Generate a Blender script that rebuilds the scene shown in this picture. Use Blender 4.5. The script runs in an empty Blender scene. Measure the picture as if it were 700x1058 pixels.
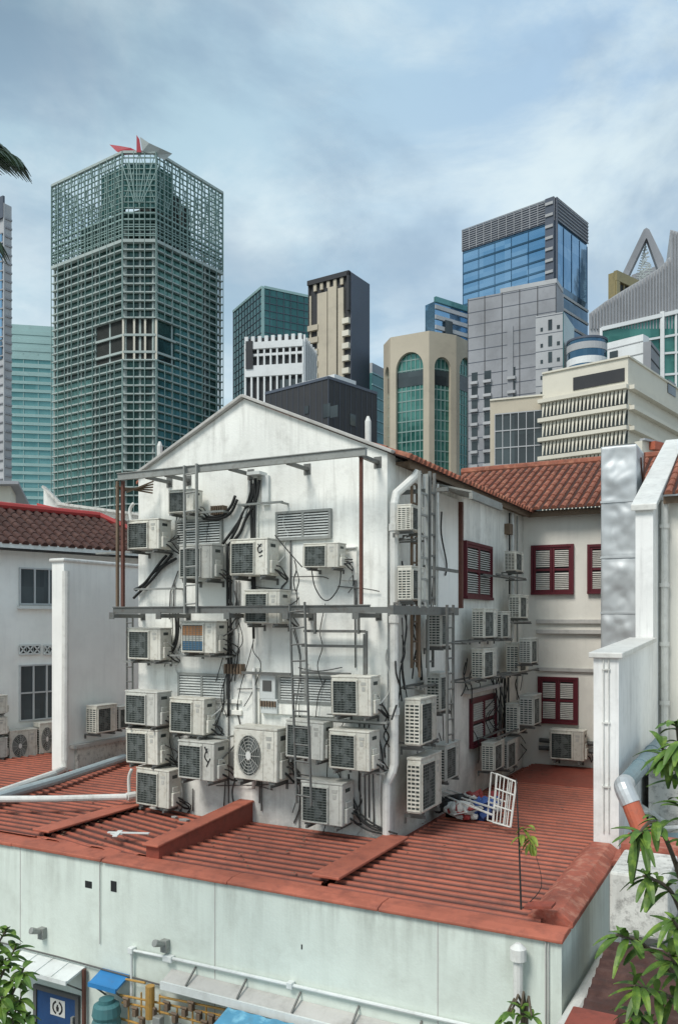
import bpy, bmesh, math, random
from mathutils import Vector, Matrix, noise
random.seed(7)
R = math.radians
F = 862.0; CX = 350.0; HY = 640.0          # focal length and horizon in photo pixels (700 wide)
TH = R(27.58); CT, ST = math.cos(TH), math.sin(TH)
H = 7.2                                     # eye height above the street
scene = bpy.context.scene
C = scene.collection
EYE = Vector((0, 0, H))

def cw(X, Y, Z):                            # view aligned metres -> world (world axes follow the shophouse walls)
    return Vector((CT*X - ST*Y, ST*X + CT*Y, H + Z))
def ray(px, py, Y=1.0):
    return cw((px-CX)/F*Y, Y, (HY-py)/F*Y)
def onY(px, py, y):
    d = ray(px, py) - EYE; return EYE + d*(y/d.y)
def onX(px, py, x):
    d = ray(px, py) - EYE; return EYE + d*(x/d.x)
def onZ(px, py, z):
    d = ray(px, py) - EYE; return EYE + d*((z-H)/d.z)

# ------------------------------------------------------------------ mesh builder
class MB:
    def __init__(s): s.v = []; s.f = []
    def add(s, vs, fs):
        n = len(s.v); s.v += [Vector(p) for p in vs]; s.f += [tuple(i+n for i in f) for f in fs]; return s
    def box(s, x0, x1, y0, y1, z0, z1):
        if x0 > x1: x0, x1 = x1, x0
        if y0 > y1: y0, y1 = y1, y0
        if z0 > z1: z0, z1 = z1, z0
        return s.add([(x0,y0,z0),(x1,y0,z0),(x1,y1,z0),(x0,y1,z0),(x0,y0,z1),(x1,y0,z1),(x1,y1,z1),(x0,y1,z1)],
                     [(0,3,2,1),(4,5,6,7),(0,1,5,4),(1,2,6,5),(2,3,7,6),(3,0,4,7)])
    def hexa(s, p):                          # 8 points, bottom ring then top ring
        return s.add(p, [(0,3,2,1),(4,5,6,7),(0,1,5,4),(1,2,6,5),(2,3,7,6),(3,0,4,7)])
    def bar(s, a, b, w, h=None, up=(0,0,1)):
        a = Vector(a); b = Vector(b); h = h or w
        d = (b-a).normalized(); up = Vector(up)
        if abs(d.dot(up)) > .98: up = Vector((0,1,0)) if abs(d.z) > .9 else Vector((0,0,1))
        r = d.cross(up).normalized(); u = r.cross(d).normalized()
        r *= w/2; u *= h/2
        return s.hexa([a-r-u, a+r-u, b+r-u, b-r-u, a-r+u, a+r+u, b+r+u, b-r+u])
    def tube(s, pts, r, n=8, r1=None, smooth=0):
        pts = [Vector(p) for p in pts]
        if smooth and len(pts) > 2:
            q = []
            for i in range(len(pts)-1):
                p0 = pts[max(i-1,0)]; p1 = pts[i]; p2 = pts[i+1]; p3 = pts[min(i+2,len(pts)-1)]
                for k in range(smooth):
                    t = k/smooth
                    q.append(.5*((2*p1)+(p2-p0)*t+(2*p0-5*p1+4*p2-p3)*t*t+(3*p1-p0-3*p2+p3)*t**3))
            q.append(pts[-1]); pts = q
        m = len(pts); ref = None; vs = []; fs = []
        for i, p in enumerate(pts):
            d = (pts[min(i+1,m-1)] - pts[max(i-1,0)])
            d = d.normalized() if d.length > 1e-9 else Vector((0,0,1))
            if ref is None:
                ref = Vector((0,0,1)) if abs(d.z) < .9 else Vector((1,0,0))
            a = d.cross(ref)
            if a.length < 1e-4: a = d.cross(Vector((0.3,1,0.2)))
            a.normalize(); b = a.cross(d).normalized(); ref = b.copy() if False else -d.cross(a).normalized()
            rr = r if r1 is None else r + (r1-r)*i/(m-1)
            for k in range(n):
                t = 2*math.pi*k/n
                vs.append(p + a*math.cos(t)*rr + b*math.sin(t)*rr)
        for i in range(m-1):
            for k in range(n):
                k2 = (k+1) % n
                fs.append((i*n+k, i*n+k2, (i+1)*n+k2, (i+1)*n+k))
        fs.append(tuple(range(n))[::-1]); fs.append(tuple((m-1)*n+k for k in range(n)))
        return s.add(vs, fs)
    def prism(s, poly, z0, z1):
        n = len(poly)
        vs = [(p[0],p[1],z0) for p in poly] + [(p[0],p[1],z1) for p in poly]
        fs = [tuple(range(n))[::-1], tuple(range(n,2*n))] + [(i,(i+1)%n,n+(i+1)%n,n+i) for i in range(n)]
        return s.add(vs, fs)
    def slab(s, pts, off):                   # planar polygon extruded by vector off
        off = Vector(off); n = len(pts); pts = [Vector(p) for p in pts]
        fs = [tuple(range(n)), tuple(range(n,2*n))[::-1]] + [(i,n+i,n+(i+1)%n,(i+1)%n) for i in range(n)]
        return s.add(pts + [p+off for p in pts], fs)

OFF = {}
def finish(o, parent):
    C.objects.link(o)
    if parent is not None: o.parent = parent
def obj(name, mb, mat, parent=None, local=False, smooth=False, bevel=0, fixn=True, origin=None):
    if parent is not None and name in SPLIT:
        ps = loose(mb)
        if 1 < len(ps) <= 60:
            r = [obj(name, q, mat, parent, local, smooth, bevel, fixn, origin) if False else _obj(name, q, mat, parent, local, smooth, bevel, fixn) for q in ps]
            return r[0]
    return _obj(name, mb, mat, parent, local, smooth, bevel, fixn, origin)
def _obj(name, mb, mat, parent=None, local=False, smooth=False, bevel=0, fixn=True, origin=None):
    me = bpy.data.meshes.new(name)
    off = Vector((0,0,0))
    if parent is not None and not local: off = OFF.get(parent.name, Vector((0,0,0)))
    if parent is None and not local:
        if origin is not None: off = Vector(origin)
        else:
            n = len(mb.v); off = Vector((sum(v.x for v in mb.v)/n, sum(v.y for v in mb.v)/n, min(v.z for v in mb.v)))
    me.from_pydata([tuple(v-off) for v in mb.v], [], mb.f)
    if fixn:
        bm = bmesh.new(); bm.from_mesh(me); bmesh.ops.recalc_face_normals(bm, faces=bm.faces); bm.to_mesh(me); bm.free()
    o = bpy.data.objects.new(name, me)
    me.materials.append(mat)
    if smooth:
        for p in me.polygons: p.use_smooth = True
    finish(o, parent)
    if parent is None: o.location = off; OFF[o.name] = off
    else: OFF[o.name] = off
    if bevel:
        m = o.modifiers.new('bevel', 'BEVEL'); m.width = bevel; m.segments = 2; m.limit_method = 'ANGLE'; m.angle_limit = R(40)
    return o
SPLIT = {'collar','plaster_ledge','bracket_shelf','parapet_band','wall_joint','valve','meter','pole','weep_hole','window','bracket','foot','meter_box','conduit','pier','post','cream_pier','refrigerant_pipe','rail','ledge','vent_block','junction_box','cable','stick','plank','white_scrap','red_cloth','blue_bag','dark_bag','coping','balcony','column','plant_room','intake','fascia','pipe','beam','upstand','string_course','flashing','red_piece','louvre_panel','glazing_bar','seam','hose','fin','string','window_strip'}
def loose(mb):
    par = list(range(len(mb.v)))
    def find(a):
        while par[a] != a: par[a] = par[par[a]]; a = par[a]
        return a
    for f in mb.f:
        r = find(f[0])
        for i in f[1:]: par[find(i)] = r
    groups = {}
    for f in mb.f: groups.setdefault(find(f[0]), []).append(f)
    out = []
    for g in groups.values():
        ids = {}; m = MB()
        for f in g:
            for i in f:
                if i not in ids: ids[i] = len(m.v); m.v.append(mb.v[i])
            m.f.append(tuple(ids[i] for i in f))
        out.append(m)
    return out
def multi(name, mb, mat, label, cat, smooth=False, part='cable'):
    n = len(mb.v); c = (sum(v.x for v in mb.v)/n, sum(v.y for v in mb.v)/n, min(v.z for v in mb.v))
    t = thing(name, label, cat, c)
    for q in loose(mb): obj(part, q, mat, t, smooth=smooth)
    return t
def each(name, mb, mat, label, cat, group):
    for q in loose(mb): tag(obj(name, q, mat, None), label, cat, group)
def tag(o, label=None, cat=None, group=None, kind=None):
    if label: o['label'] = label
    if cat: o['category'] = cat
    if group: o['group'] = group
    if kind: o['kind'] = kind
    return o
def thing(name, label, cat, loc, group=None):
    o = bpy.data.objects.new(name, None); C.objects.link(o); o.empty_display_size = .2
    o.location = loc; OFF[o.name] = Vector(loc)
    return tag(o, label, cat, group)
def copy_tree(o, parent=None):
    c = o.copy(); C.objects.link(c); c.parent = parent
    for ch in list(o.children): copy_tree(ch, c)
    return c

# ------------------------------------------------------------------ materials
def srgb(r, g, b):
    f = lambda c: ((c/255+.055)/1.055)**2.4 if c > 10 else c/255/12.92
    return (f(r), f(g), f(b))
def mat(name, col, rough=.7, metal=0, grime=.35, gcol=(.09,.085,.075), scale=1.2, streak=0.0, bump=.15, bscale=30, rand=.0, spec=.4, two=None, fine=.12, valley_shade=None, foot=None, top=None):
    m = bpy.data.materials.new(name); m.use_nodes = True
    nt = m.node_tree; N = nt.nodes; L = nt.links; b = N['Principled BSDF']
    b.inputs['Roughness'].default_value = rough; b.inputs['Metallic'].default_value = metal
    b.inputs['Specular IOR Level'].default_value = spec
    g = N.new('ShaderNodeNewGeometry')
    def noi(sc, det=5, vec=None, rg=.6):
        n = N.new('ShaderNodeTexNoise'); n.inputs['Scale'].default_value = sc; n.inputs['Detail'].default_value = det
        n.inputs['Roughness'].default_value = rg; L.new(vec or g.outputs['Position'], n.inputs['Vector']); return n.outputs['Fac']
    def ramp(s, a, c):
        r = N.new('ShaderNodeMapRange'); r.inputs['From Min'].default_value = a; r.inputs['From Max'].default_value = c
        L.new(s, r.inputs['Value']); return r.outputs['Result']
    def mth(op, a, c):
        x = N.new('ShaderNodeMath'); x.operation = op
        for i, q in enumerate((a, c)):
            if isinstance(q, (int, float)): x.inputs[i].default_value = q
            else: L.new(q, x.inputs[i])
        return x.outputs[0]
    def mix(fac, a, c):
        x = N.new('ShaderNodeMix'); x.data_type = 'RGBA'
        if isinstance(fac, (int, float)): x.inputs[0].default_value = fac
        else: L.new(fac, x.inputs[0])
        for i, q in ((6, a), (7, c)):
            if isinstance(q, tuple): x.inputs[i].default_value = (*q, 1)
            else: L.new(q, x.inputs[i])
        return x.outputs[2]
    base = col
    c = mix(ramp(noi(scale*.5), .35, .65), tuple(x*(1-fine) for x in col), tuple(min(1, x*(1+fine*.5)) for x in col))
    if two: c = mix(ramp(noi(scale*1.7, 6), .5, .62), c, two)
    if rand:
        oi = N.new('ShaderNodeObjectInfo')
        v = mth('ADD', mth('MULTIPLY', oi.outputs['Random'], rand), 1-rand)
        hs = N.new('ShaderNodeHueSaturation'); L.new(v, hs.inputs['Value']); L.new(c, hs.inputs['Color']); c = hs.outputs[0]
    if grime: c = mix(mth('MULTIPLY', ramp(noi(scale*3, 8, rg=.7), .5, .78), grime), c, gcol)
    if valley_shade:
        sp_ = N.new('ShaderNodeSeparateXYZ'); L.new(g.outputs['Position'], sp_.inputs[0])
        c = mix(mth('MULTIPLY', ramp(sp_.outputs['Z'], valley_shade[1], valley_shade[0]), .88), c, gcol)  # shade between the roof ribs put into the colour, valleys darker than tops
    if foot:
        sp_ = N.new('ShaderNodeSeparateXYZ'); L.new(g.outputs['Position'], sp_.inputs[0])
        c = mix(mth('MULTIPLY', mth('MULTIPLY', ramp(sp_.outputs['Z'], foot[1], foot[0]), ramp(noi(2.2, 8, rg=.7), .36, .62)), foot[2]), c, gcol)
    if top:
        sp_ = N.new('ShaderNodeSeparateXYZ'); L.new(g.outputs['Position'], sp_.inputs[0])
        mq = N.new('ShaderNodeMapping'); mq.inputs['Scale'].default_value = (5, 5, .45); L.new(g.outputs['Position'], mq.inputs['Vector'])
        c = mix(mth('MULTIPLY', mth('MULTIPLY', ramp(sp_.outputs['Z'], top[0], top[1]), ramp(noi(1.0, 7, mq.outputs['Vector'], .7), .45, .7)), top[2]), c, tuple(x*.5 for x in gcol))
    if streak:
        mp = N.new('ShaderNodeMapping'); mp.inputs['Scale'].default_value = (9, 9, .55); L.new(g.outputs['Position'], mp.inputs['Vector'])
        st = noi(1.0, 6, mp.outputs['Vector'], .65)
        big = ramp(noi(.9, 3), .35, .7)
        c = mix(mth('MULTIPLY', mth('MULTIPLY', ramp(st, .48, .8), big), streak), c, gcol)
    L.new(c, b.inputs['Base Color'])
    rr = mth('ADD', mth('MULTIPLY', noi(scale*4, 4), .25), rough-.12); L.new(rr, b.inputs['Roughness'])
    if bump:
        bp = N.new('ShaderNodeBump'); bp.inputs['Strength'].default_value = bump; bp.inputs['Distance'].default_value = .02
        L.new(noi(bscale, 5), bp.inputs['Height']); L.new(bp.outputs[0], b.inputs['Normal'])
    return m
def glassmat(name, col, col2, cell=(3,3,3), rough=.12, metal=.35, spec=.6, wob=.05, haze=0):
    """facade glazing: every pane slightly different, gentle waviness so the sky breaks up in it"""
    m = bpy.data.materials.new(name); m.use_nodes = True
    nt = m.node_tree; N = nt.nodes; L = nt.links; b = N['Principled BSDF']
    g = N.new('ShaderNodeNewGeometry')
    sn = N.new('ShaderNodeVectorMath'); sn.operation = 'SNAP'; sn.inputs[1].default_value = cell; L.new(g.outputs['Position'], sn.inputs[0])
    w = N.new('ShaderNodeTexWhiteNoise'); L.new(sn.outputs[0], w.inputs['Vector'])
    n = N.new('ShaderNodeTexNoise'); n.inputs['Scale'].default_value = .35/max(cell); n.inputs['Detail'].default_value = 4; L.new(g.outputs['Position'], n.inputs['Vector'])
    mr = N.new('ShaderNodeMapRange'); mr.inputs['From Min'].default_value = .3; mr.inputs['From Max'].default_value = .7; L.new(n.outputs['Fac'], mr.inputs['Value'])
    a = N.new('ShaderNodeMath'); a.operation = 'MULTIPLY_ADD'; a.inputs[1].default_value = .45; L.new(w.outputs['Value'], a.inputs[0])
    h = N.new('ShaderNodeMath'); h.operation = 'MULTIPLY'; h.inputs[1].default_value = .6; L.new(mr.outputs[0], h.inputs[0]); L.new(h.outputs[0], a.inputs[2])
    x = N.new('ShaderNodeMix'); x.data_type = 'RGBA'; L.new(a.outputs[0], x.inputs[0])
    x.inputs[6].default_value = (*col, 1); x.inputs[7].default_value = (*col2, 1)
    L.new(x.outputs[2], b.inputs['Base Color'])
    b.inputs['Roughness'].default_value = rough; b.inputs['Metallic'].default_value = metal; b.inputs['Specular IOR Level'].default_value = spec
    bp = N.new('ShaderNodeBump'); bp.inputs['Strength'].default_value = wob; bp.inputs['Distance'].default_value = max(cell)*.3
    L.new(w.outputs['Value'], bp.inputs['Height'])
    n2 = N.new('ShaderNodeTexNoise'); n2.inputs['Scale'].default_value = 1/max(cell); L.new(g.outputs['Position'], n2.inputs['Vector']); L.new(n2.outputs['Fac'], bp.inputs['Height'])
    L.new(bp.outputs[0], b.inputs['Normal'])
    return m

M = {}
M['gable'] = mat('gable_plaster', (.86,.865,.81), .85, grime=.38, streak=.7, scale=.9, bump=.25, gcol=(.20,.19,.16), foot=(3.9, 5.4, .42), top=(9.0, 10.8, .2))
M['side'] = mat('side_plaster', (.87,.86,.79), .85, grime=.4, streak=.75, scale=.9, bump=.25, gcol=(.24,.23,.2), foot=(4.0, 5.8, .5), top=(7.5, 9.6, .5))
M['back'] = mat('back_plaster', (.75,.73,.66), .85, grime=.16, streak=.22, scale=.7, bump=.15, gcol=(.22,.21,.19))
M['mint'] = mat('mint_plaster', (.68,.745,.675), .8, grime=.24, streak=.3, scale=.8, bump=.15, gcol=(.25,.25,.20), foot=(1.5, 4.2, .2), top=(3.1, 3.95, .42), fine=.08)
M['party'] = mat('party_plaster', (.87,.875,.85), .75, grime=.2, streak=.6, scale=1.0, bump=.12, gcol=(.22,.22,.21), foot=(3.6, 5.6, .5))
M['white'] = mat('white_plaster', (.88,.885,.84), .8, grime=.12, streak=.3, scale=.7, bump=.12, gcol=(.28,.29,.29))
M['trim'] = mat('grey_trim', (.48,.47,.44), .8, grime=.4, streak=.4)
M['redmetal'] = mat('red_roof_sheet', (.43,.12,.07), .65, valley_shade=(3.932, 3.958), grime=.7, gcol=(.06,.028,.024), scale=1.3, bump=.1, two=(.35,.10,.06), fine=.25)
M['redflash'] = mat('red_flashing', (.43,.13,.08), .7, grime=.7, gcol=(.14,.05,.04), scale=1.6, bump=.15, two=(.33,.10,.062), fine=.2)
M['redold'] = mat('worn_red_cap', (.36,.105,.068), .8, grime=.75, gcol=(.16,.085,.07), scale=3.5, bump=.6, bscale=22, two=(.45,.19,.13), fine=.2)
M['reddark'] = mat('dark_red_upstand', (.27,.065,.042), .6, grime=.6, gcol=(.05,.025,.02), scale=1.6, streak=.5)
M['tile'] = mat('terracotta_tile', (.27,.092,.055), .85, grime=.9, gcol=(.07,.045,.035), scale=3.2, bump=.4, two=(.34,.14,.085), fine=.3)
M['shade_underlay'] = mat('roof_shade_underlay', (.05,.025,.02), .9, grime=.3)  # base sheet coloured dark to paint shade into the grooves between tiles
M['tiledark'] = mat('old_brown_tile', (.065,.030,.024), .85, grime=.8, gcol=(.035,.028,.025), scale=2.2, bump=.4, two=(.095,.048,.038), fine=.3)
M['redpaint'] = mat('red_paint', (.38,.045,.04), .6, grime=.4)
M['acbody'] = mat('ac_cream_enamel', (.73,.715,.63), .45, grime=.7, gcol=(.24,.19,.12), scale=4, streak=.6, bump=.03, rand=.22)
M['acgrey'] = mat('ac_grey_enamel', (.60,.60,.545), .5, grime=.5, gcol=(.15,.13,.10), scale=4, streak=.7, bump=.03, rand=.25)
M['acdark'] = mat('ac_dark_opening', (.045,.055,.05), .6, grime=0, bump=0)
M['acwire'] = mat('ac_grille_wire', (.17,.19,.175), .5, grime=.3, bump=0)
M['acwirel'] = mat('ac_light_grille', (.45,.45,.41), .5, grime=.3, bump=0)
M['acfan'] = mat('ac_fan', (.14,.155,.15), .45, grime=.2, bump=0)
M['badge'] = mat('ac_badge', (.72,.72,.68), .4, grime=.1, bump=0)
M['ink'] = mat('black_ink', (.02,.02,.02), .5, grime=0, bump=0)
M['orange'] = mat('orange_print', (.40,.17,.05), .5, grime=.5, scale=9, bump=0)
M['blueprint'] = mat('blue_print', (.03,.13,.24), .5, grime=.5, scale=9, bump=0)
M['steel'] = mat('galvanised_steel', (.17,.175,.165), .6, metal=.35, grime=.7, gcol=(.09,.055,.035), scale=5, bump=.1)
M['steellt'] = mat('light_galvanised', (.30,.31,.29), .55, metal=.3, grime=.5, gcol=(.12,.085,.06), scale=5, bump=.1)
M['rust'] = mat('rusty_steel', (.13,.055,.04), .8, grime=.6, gcol=(.05,.02,.015), scale=6, bump=.3)
M['brown'] = mat('weathered_brown', (.17,.12,.08), .8, grime=.6, scale=5, bump=.3)
M['hose'] = mat('black_hose', (.022,.023,.022), .65, grime=.3, gcol=(.08,.08,.075), bump=.3)
M['cable'] = mat('grey_cable', (.10,.10,.095), .7, grime=.3, bump=0)
M['pvc'] = mat('white_pvc', (.68,.68,.64), .45, grime=.35, gcol=(.2,.19,.16), scale=3, streak=.5, bump=.03)
M['pvcgrey'] = mat('grey_pvc', (.36,.43,.44), .45, grime=.4, gcol=(.14,.14,.13), scale=3, bump=.05)
M['louvre'] = mat('louvre_grey', (.66,.68,.65), .5, metal=.2, grime=.4, scale=5, bump=0)
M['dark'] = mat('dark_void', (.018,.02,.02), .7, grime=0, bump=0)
M['shutred'] = mat('maroon_paint', (.10,.010,.018), .5, grime=.4, gcol=(.03,.01,.01), scale=5, bump=.08)
M['slat'] = mat('shutter_slat', (.60,.58,.53), .6, grime=.35, scale=5, bump=0)
M['foil'] = mat('duct_foil', (.52,.55,.56), .5, metal=.4, grime=.15, scale=2, bump=0)
M['duct'] = mat('blue_grey_duct', (.17,.25,.28), .45, metal=.2, grime=.4, scale=4, bump=.1)
M['orangepipe'] = mat('terracotta_pipe', (.42,.11,.06), .7, grime=.5, scale=4, bump=.2)
M['stained'] = mat('stained_white', (.62,.61,.56), .8, grime=.95, gcol=(.055,.05,.045), scale=3.2, streak=.6, bump=.2)
M['winframe'] = mat('window_frame_grey', (.50,.52,.52), .5, grime=.3, bump=0)
M['winglass'] = glassmat('window_glass', (.015,.022,.025), (.06,.08,.09), (.4,.4,.5), rough=.15, metal=0)
M['door'] = mat('blue_door_paint', (.018,.06,.16), .5, grime=.4, gcol=(.01,.02,.05), scale=3)
M['blueawn'] = mat('blue_awning', (.03,.20,.46), .5, grime=.3, scale=3, bump=.05)
M['tarp'] = mat('blue_tarpaulin', (.10,.33,.50), .55, grime=.35, scale=2.5, bump=.6, bscale=6, two=(.20,.45,.58), fine=.25)
M['teal'] = mat('teal_plastic', (.06,.17,.18), .5, grime=.4)
M['yellow'] = mat('yellow_paint', (.42,.24,.06), .55, grime=.6, scale=6)
M['sheetw'] = mat('white_sheet_metal', (.66,.69,.67), .5, grime=.35, gcol=(.25,.24,.2), streak=.4, bump=.03)
M['foliage'] = mat('leaf_green', (.075,.15,.022), .5, grime=.25, gcol=(.02,.05,.01), scale=8, bump=.05, two=(.16,.25,.035), fine=.4)
M['foliage2'] = mat('leaf_yellow_green', (.20,.25,.035), .5, grime=.2, gcol=(.05,.08,.01), scale=10, bump=.05, fine=.4)
M['palm'] = mat('palm_green', (.02,.045,.018), .5, grime=.2, scale=6, bump=0)
M['bark'] = mat('bark', (.10,.08,.055), .9, grime=.5, scale=6, bump=.6)
M['plred'] = mat('red_plastic', (.30,.04,.04), .5, grime=.3)
M['plblue'] = mat('blue_plastic', (.04,.09,.28), .5, grime=.3)
M['plwhite'] = mat('white_plastic', (.62,.62,.58), .5, grime=.3)
M['asphalt'] = mat('asphalt', (.05,.05,.05), .9, grime=.3, bump=.3)
M['concrete'] = mat('concrete', (.30,.29,.27), .85, grime=.5, streak=.3)
# skyline
M['t_frame'] = mat('pale_slab', (.36,.42,.40), .7, grime=.2, scale=.05, bump=0)
M['t_post'] = mat('pale_mullion', (.22,.32,.30), .6, grime=.1, scale=.05, bump=0)
M['t_glass'] = glassmat('green_netting_glass', (.003,.009,.009), (.045,.14,.12), (4,4,3.6), rough=.2, metal=.25)
M['t_clear'] = glassmat('green_tower_glass', (.02,.08,.07), (.13,.29,.26), (4,4,3.6), rough=.15, metal=.45)
M['t_dark'] = mat('dark_storey', (.018,.022,.02), .8, grime=.2, scale=.1, bump=0)
M['teal_glass'] = glassmat('teal_ribbon_glass', (.07,.21,.21), (.17,.36,.36), (5,5,4), rough=.15, metal=.4)
M['pale_teal'] = mat('pale_teal_band', (.33,.50,.49), .5, grime=.2, scale=.05, bump=0)
M['green_glass'] = glassmat('deep_green_glass', (.018,.085,.085), (.06,.18,.18), (6,6,4), rough=.12, metal=.5)
M['blue_glass'] = glassmat('blue_curtain_glass', (.10,.25,.42), (.28,.45,.62), (9,9,4), rough=.06, metal=.75)
M['blue_glass_d'] = glassmat('dark_blue_glass', (.02,.06,.10), (.10,.20,.30), (9,9,4), rough=.06, metal=.7)
M['arch_glass'] = glassmat('emerald_glass', (.015,.10,.085), (.09,.26,.22), (2.2,2.2,3), rough=.15, metal=.4)
M['navy'] = mat('navy_band', (.075,.09,.12), .5, grime=.2, scale=.1, bump=0)
M['beige'] = mat('beige_cladding', (.47,.42,.33), .8, grime=.25, scale=.08, streak=0, bump=0)
M['cream'] = mat('cream_cladding', (.62,.59,.50), .8, grime=.25, scale=.08, bump=0, gcol=(.3,.27,.22))
M['whitec'] = mat('white_cladding', (.68,.70,.70), .8, grime=.2, scale=.08, bump=0)
M['greyc'] = mat('grey_panel', (.31,.32,.34), .8, grime=.5, gcol=(.16,.16,.17), scale=.09, bump=0, fine=.25)
M['greyl'] = mat('light_grey_panel', (.42,.43,.44), .8, grime=.3, gcol=(.2,.2,.21), scale=.09, bump=0, fine=.2)
M['black'] = mat('black_cladding', (.032,.034,.038), .7, grime=.2, scale=.1, bump=0)
M['dkglass'] = glassmat('smoked_glass', (.012,.015,.018), (.06,.08,.085), (3,3,3), rough=.15, metal=.2)
M['bronze'] = mat('gilded_frame', (.30,.25,.13), .5, metal=.4, grime=.3, scale=.2, bump=0)
M['crimson'] = mat('crimson_sail', (.36,.03,.05), .6, grime=.1, scale=.1, bump=0)
M['sail'] = mat('grey_sail', (.42,.46,.45), .6, grime=.2, scale=.1, bump=0)
# ------------------------------------------------------------------ the shophouse block (near)
GY = 11.23; CXW = -5.064; BY = 18.69             # gable wall plane y, side wall plane x, rear wing plane y
GL = onY(143, 490, GY).x; AP = onY(252, 412, GY)
ZD = H - 3.2                                     # red roof deck
ZE = H + 2.46                                    # eave
shop = thing('shophouse', 'pale plastered shophouse with gable end covered in air conditioners and maroon shutters', 'building', (-7.4, 15, 0))
# walls (0.25 thick shells built as solids)
m = MB(); gp = [(GL, ZD-1), (CXW, ZD-1), (CXW, ZE), (AP.x, AP.z), (GL, H+2.5)]
m.slab([(x, GY, z) for x, z in gp], (0, .3, 0)); obj('gable_wall', m, M['gable'], shop)
m = MB(); m.box(CXW-.3, CXW, GY+.301, BY+.3, ZD-1, ZE-.02); obj('side_wall', m, M['side'], shop)
m = MB(); m.box(CXW+.001, -2.30, BY, BY+.3, ZD-1, ZE-.02); obj('rear_wing_wall', m, M['back'], shop)
m = MB(); m.box(GL, GL+.3, GY+.301, 21, ZD-1, H+2.45); m.box(GL, -2.3, 24, 24.3, ZD-1, ZE); obj('rear_wall', m, M['side'], shop)
# rake coping on the gable
m = MB()
for a, b in (((GL-.12, H+2.45), (AP.x, AP.z+.02)), ((AP.x, AP.z+.02), (CXW+.10, ZE-.02))):
    m.bar((a[0], GY+.12, a[1]+.02), (b[0], GY+.12, b[1]+.02), .40, .05)
obj('coping', m, M['trim'], shop, bevel=.01)
# corner pilaster line and horizontal bands in the plaster
def tile_roof(name, E0, eu, width, up, length, mt, parent, pitch=.19, row=.42):
    """E0 eave start; eu unit along the eave; up unit up the slope"""
    E0 = Vector(E0); eu = Vector(eu).normalized(); up = Vector(up).normalized(); n = eu.cross(up).normalized()
    if n.z < 0: n = -n
    m = MB(); nc = int(width/pitch)
    rows = int(length/row); seg = 5
    m.hexa([E0, E0+eu*width, E0+eu*width+up*length, E0+up*length, E0+n*.02, E0+eu*width+n*.02, E0+eu*width+up*length+n*.02, E0+up*length+n*.02])
    m0 = m; m = MB()
    for c in range(nc):
        jx = random.uniform(-.008, .008)
        for r in range(rows):
            a = E0 + eu*(c*pitch+pitch/2+jx) + up*(r*row - .04 + random.uniform(-.01,.01)); b = a + up*(row+.05)
            vs = []
            for q, (p, rad) in enumerate(((a, pitch*.37), (b, pitch*.33))):
                for k in range(seg+1):
                    t = math.pi*k/seg
                    vs.append(p + eu*math.cos(t)*rad + n*(math.sin(t)*rad*1.15 + (.016 if q == 0 else .004)))
            fs = [(k, k+1, seg+2+k, seg+1+k) for k in range(seg)] + [tuple(range(seg+1))]
            m.add(vs, fs)
    o = obj(name, m, mt, parent, fixn=False); obj('shade_underlay', m0, M['shade_underlay'], o if not parent else parent)
    return o
sl = .375
tile_roof('roof', (CXW+.28, GY+.02, ZE-.10), (0,1,0), 10.6, (-1,0,sl), 2.55, M['tile'], shop)
tile_roof('roof', (GL-.3, GY+.31, H+2.42), (0,1,0), 10.3, (1,0,sl), 2.6, M['tile'], shop)
tile_roof('roof', (AP.x+.2, BY-.42, ZE-.05), (1,0,0), -2.32-AP.x-.2, (0,1,.47), 3.55, M['tile'], shop)
m = MB()                                         # mortar ridges
m.tube([(AP.x+.1, BY+2.85, ZE+1.5), (-2.3, BY+2.85, ZE+1.5)], .13, 8)
m.tube([(AP.x-.02, GY+.3, AP.z-.02), (AP.x-.02, BY+3.0, AP.z-.02)], .10, 8)
obj('ridge', m, M['tile'], shop)
m = MB()                                         # fascia and soffit shadow board
m.box(CXW+.002, CXW+.2, GY+.31, BY-.01, ZE-.13, ZE-.09); m.box(CXW+.2, CXW+.23, GY+.31, BY-.25, ZE-.19, ZE-.07)
m.box(CXW+.23, -2.32, BY-.28, BY-.25, ZE-.19, ZE-.07); m.box(CXW+.2, -2.32, BY-.24, BY-.002, ZE-.13, ZE-.09)
obj('fascia', m, M['brown'], shop)
# string courses on the rear wing
def zb(px, py): return onY(px, py, BY).z
m = MB(); x0 = onY(545, 640, BY).x
for pa, pb, o in ((640, 644.5, .07), (650.5, 655, .09), (690, 694, .06)):
    m.box(CXW+.32, -2.31, BY-o, BY-.001, zb(580, pb), zb(580, pa))
obj('string_course', m, M['trim'], shop, bevel=.01)

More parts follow.
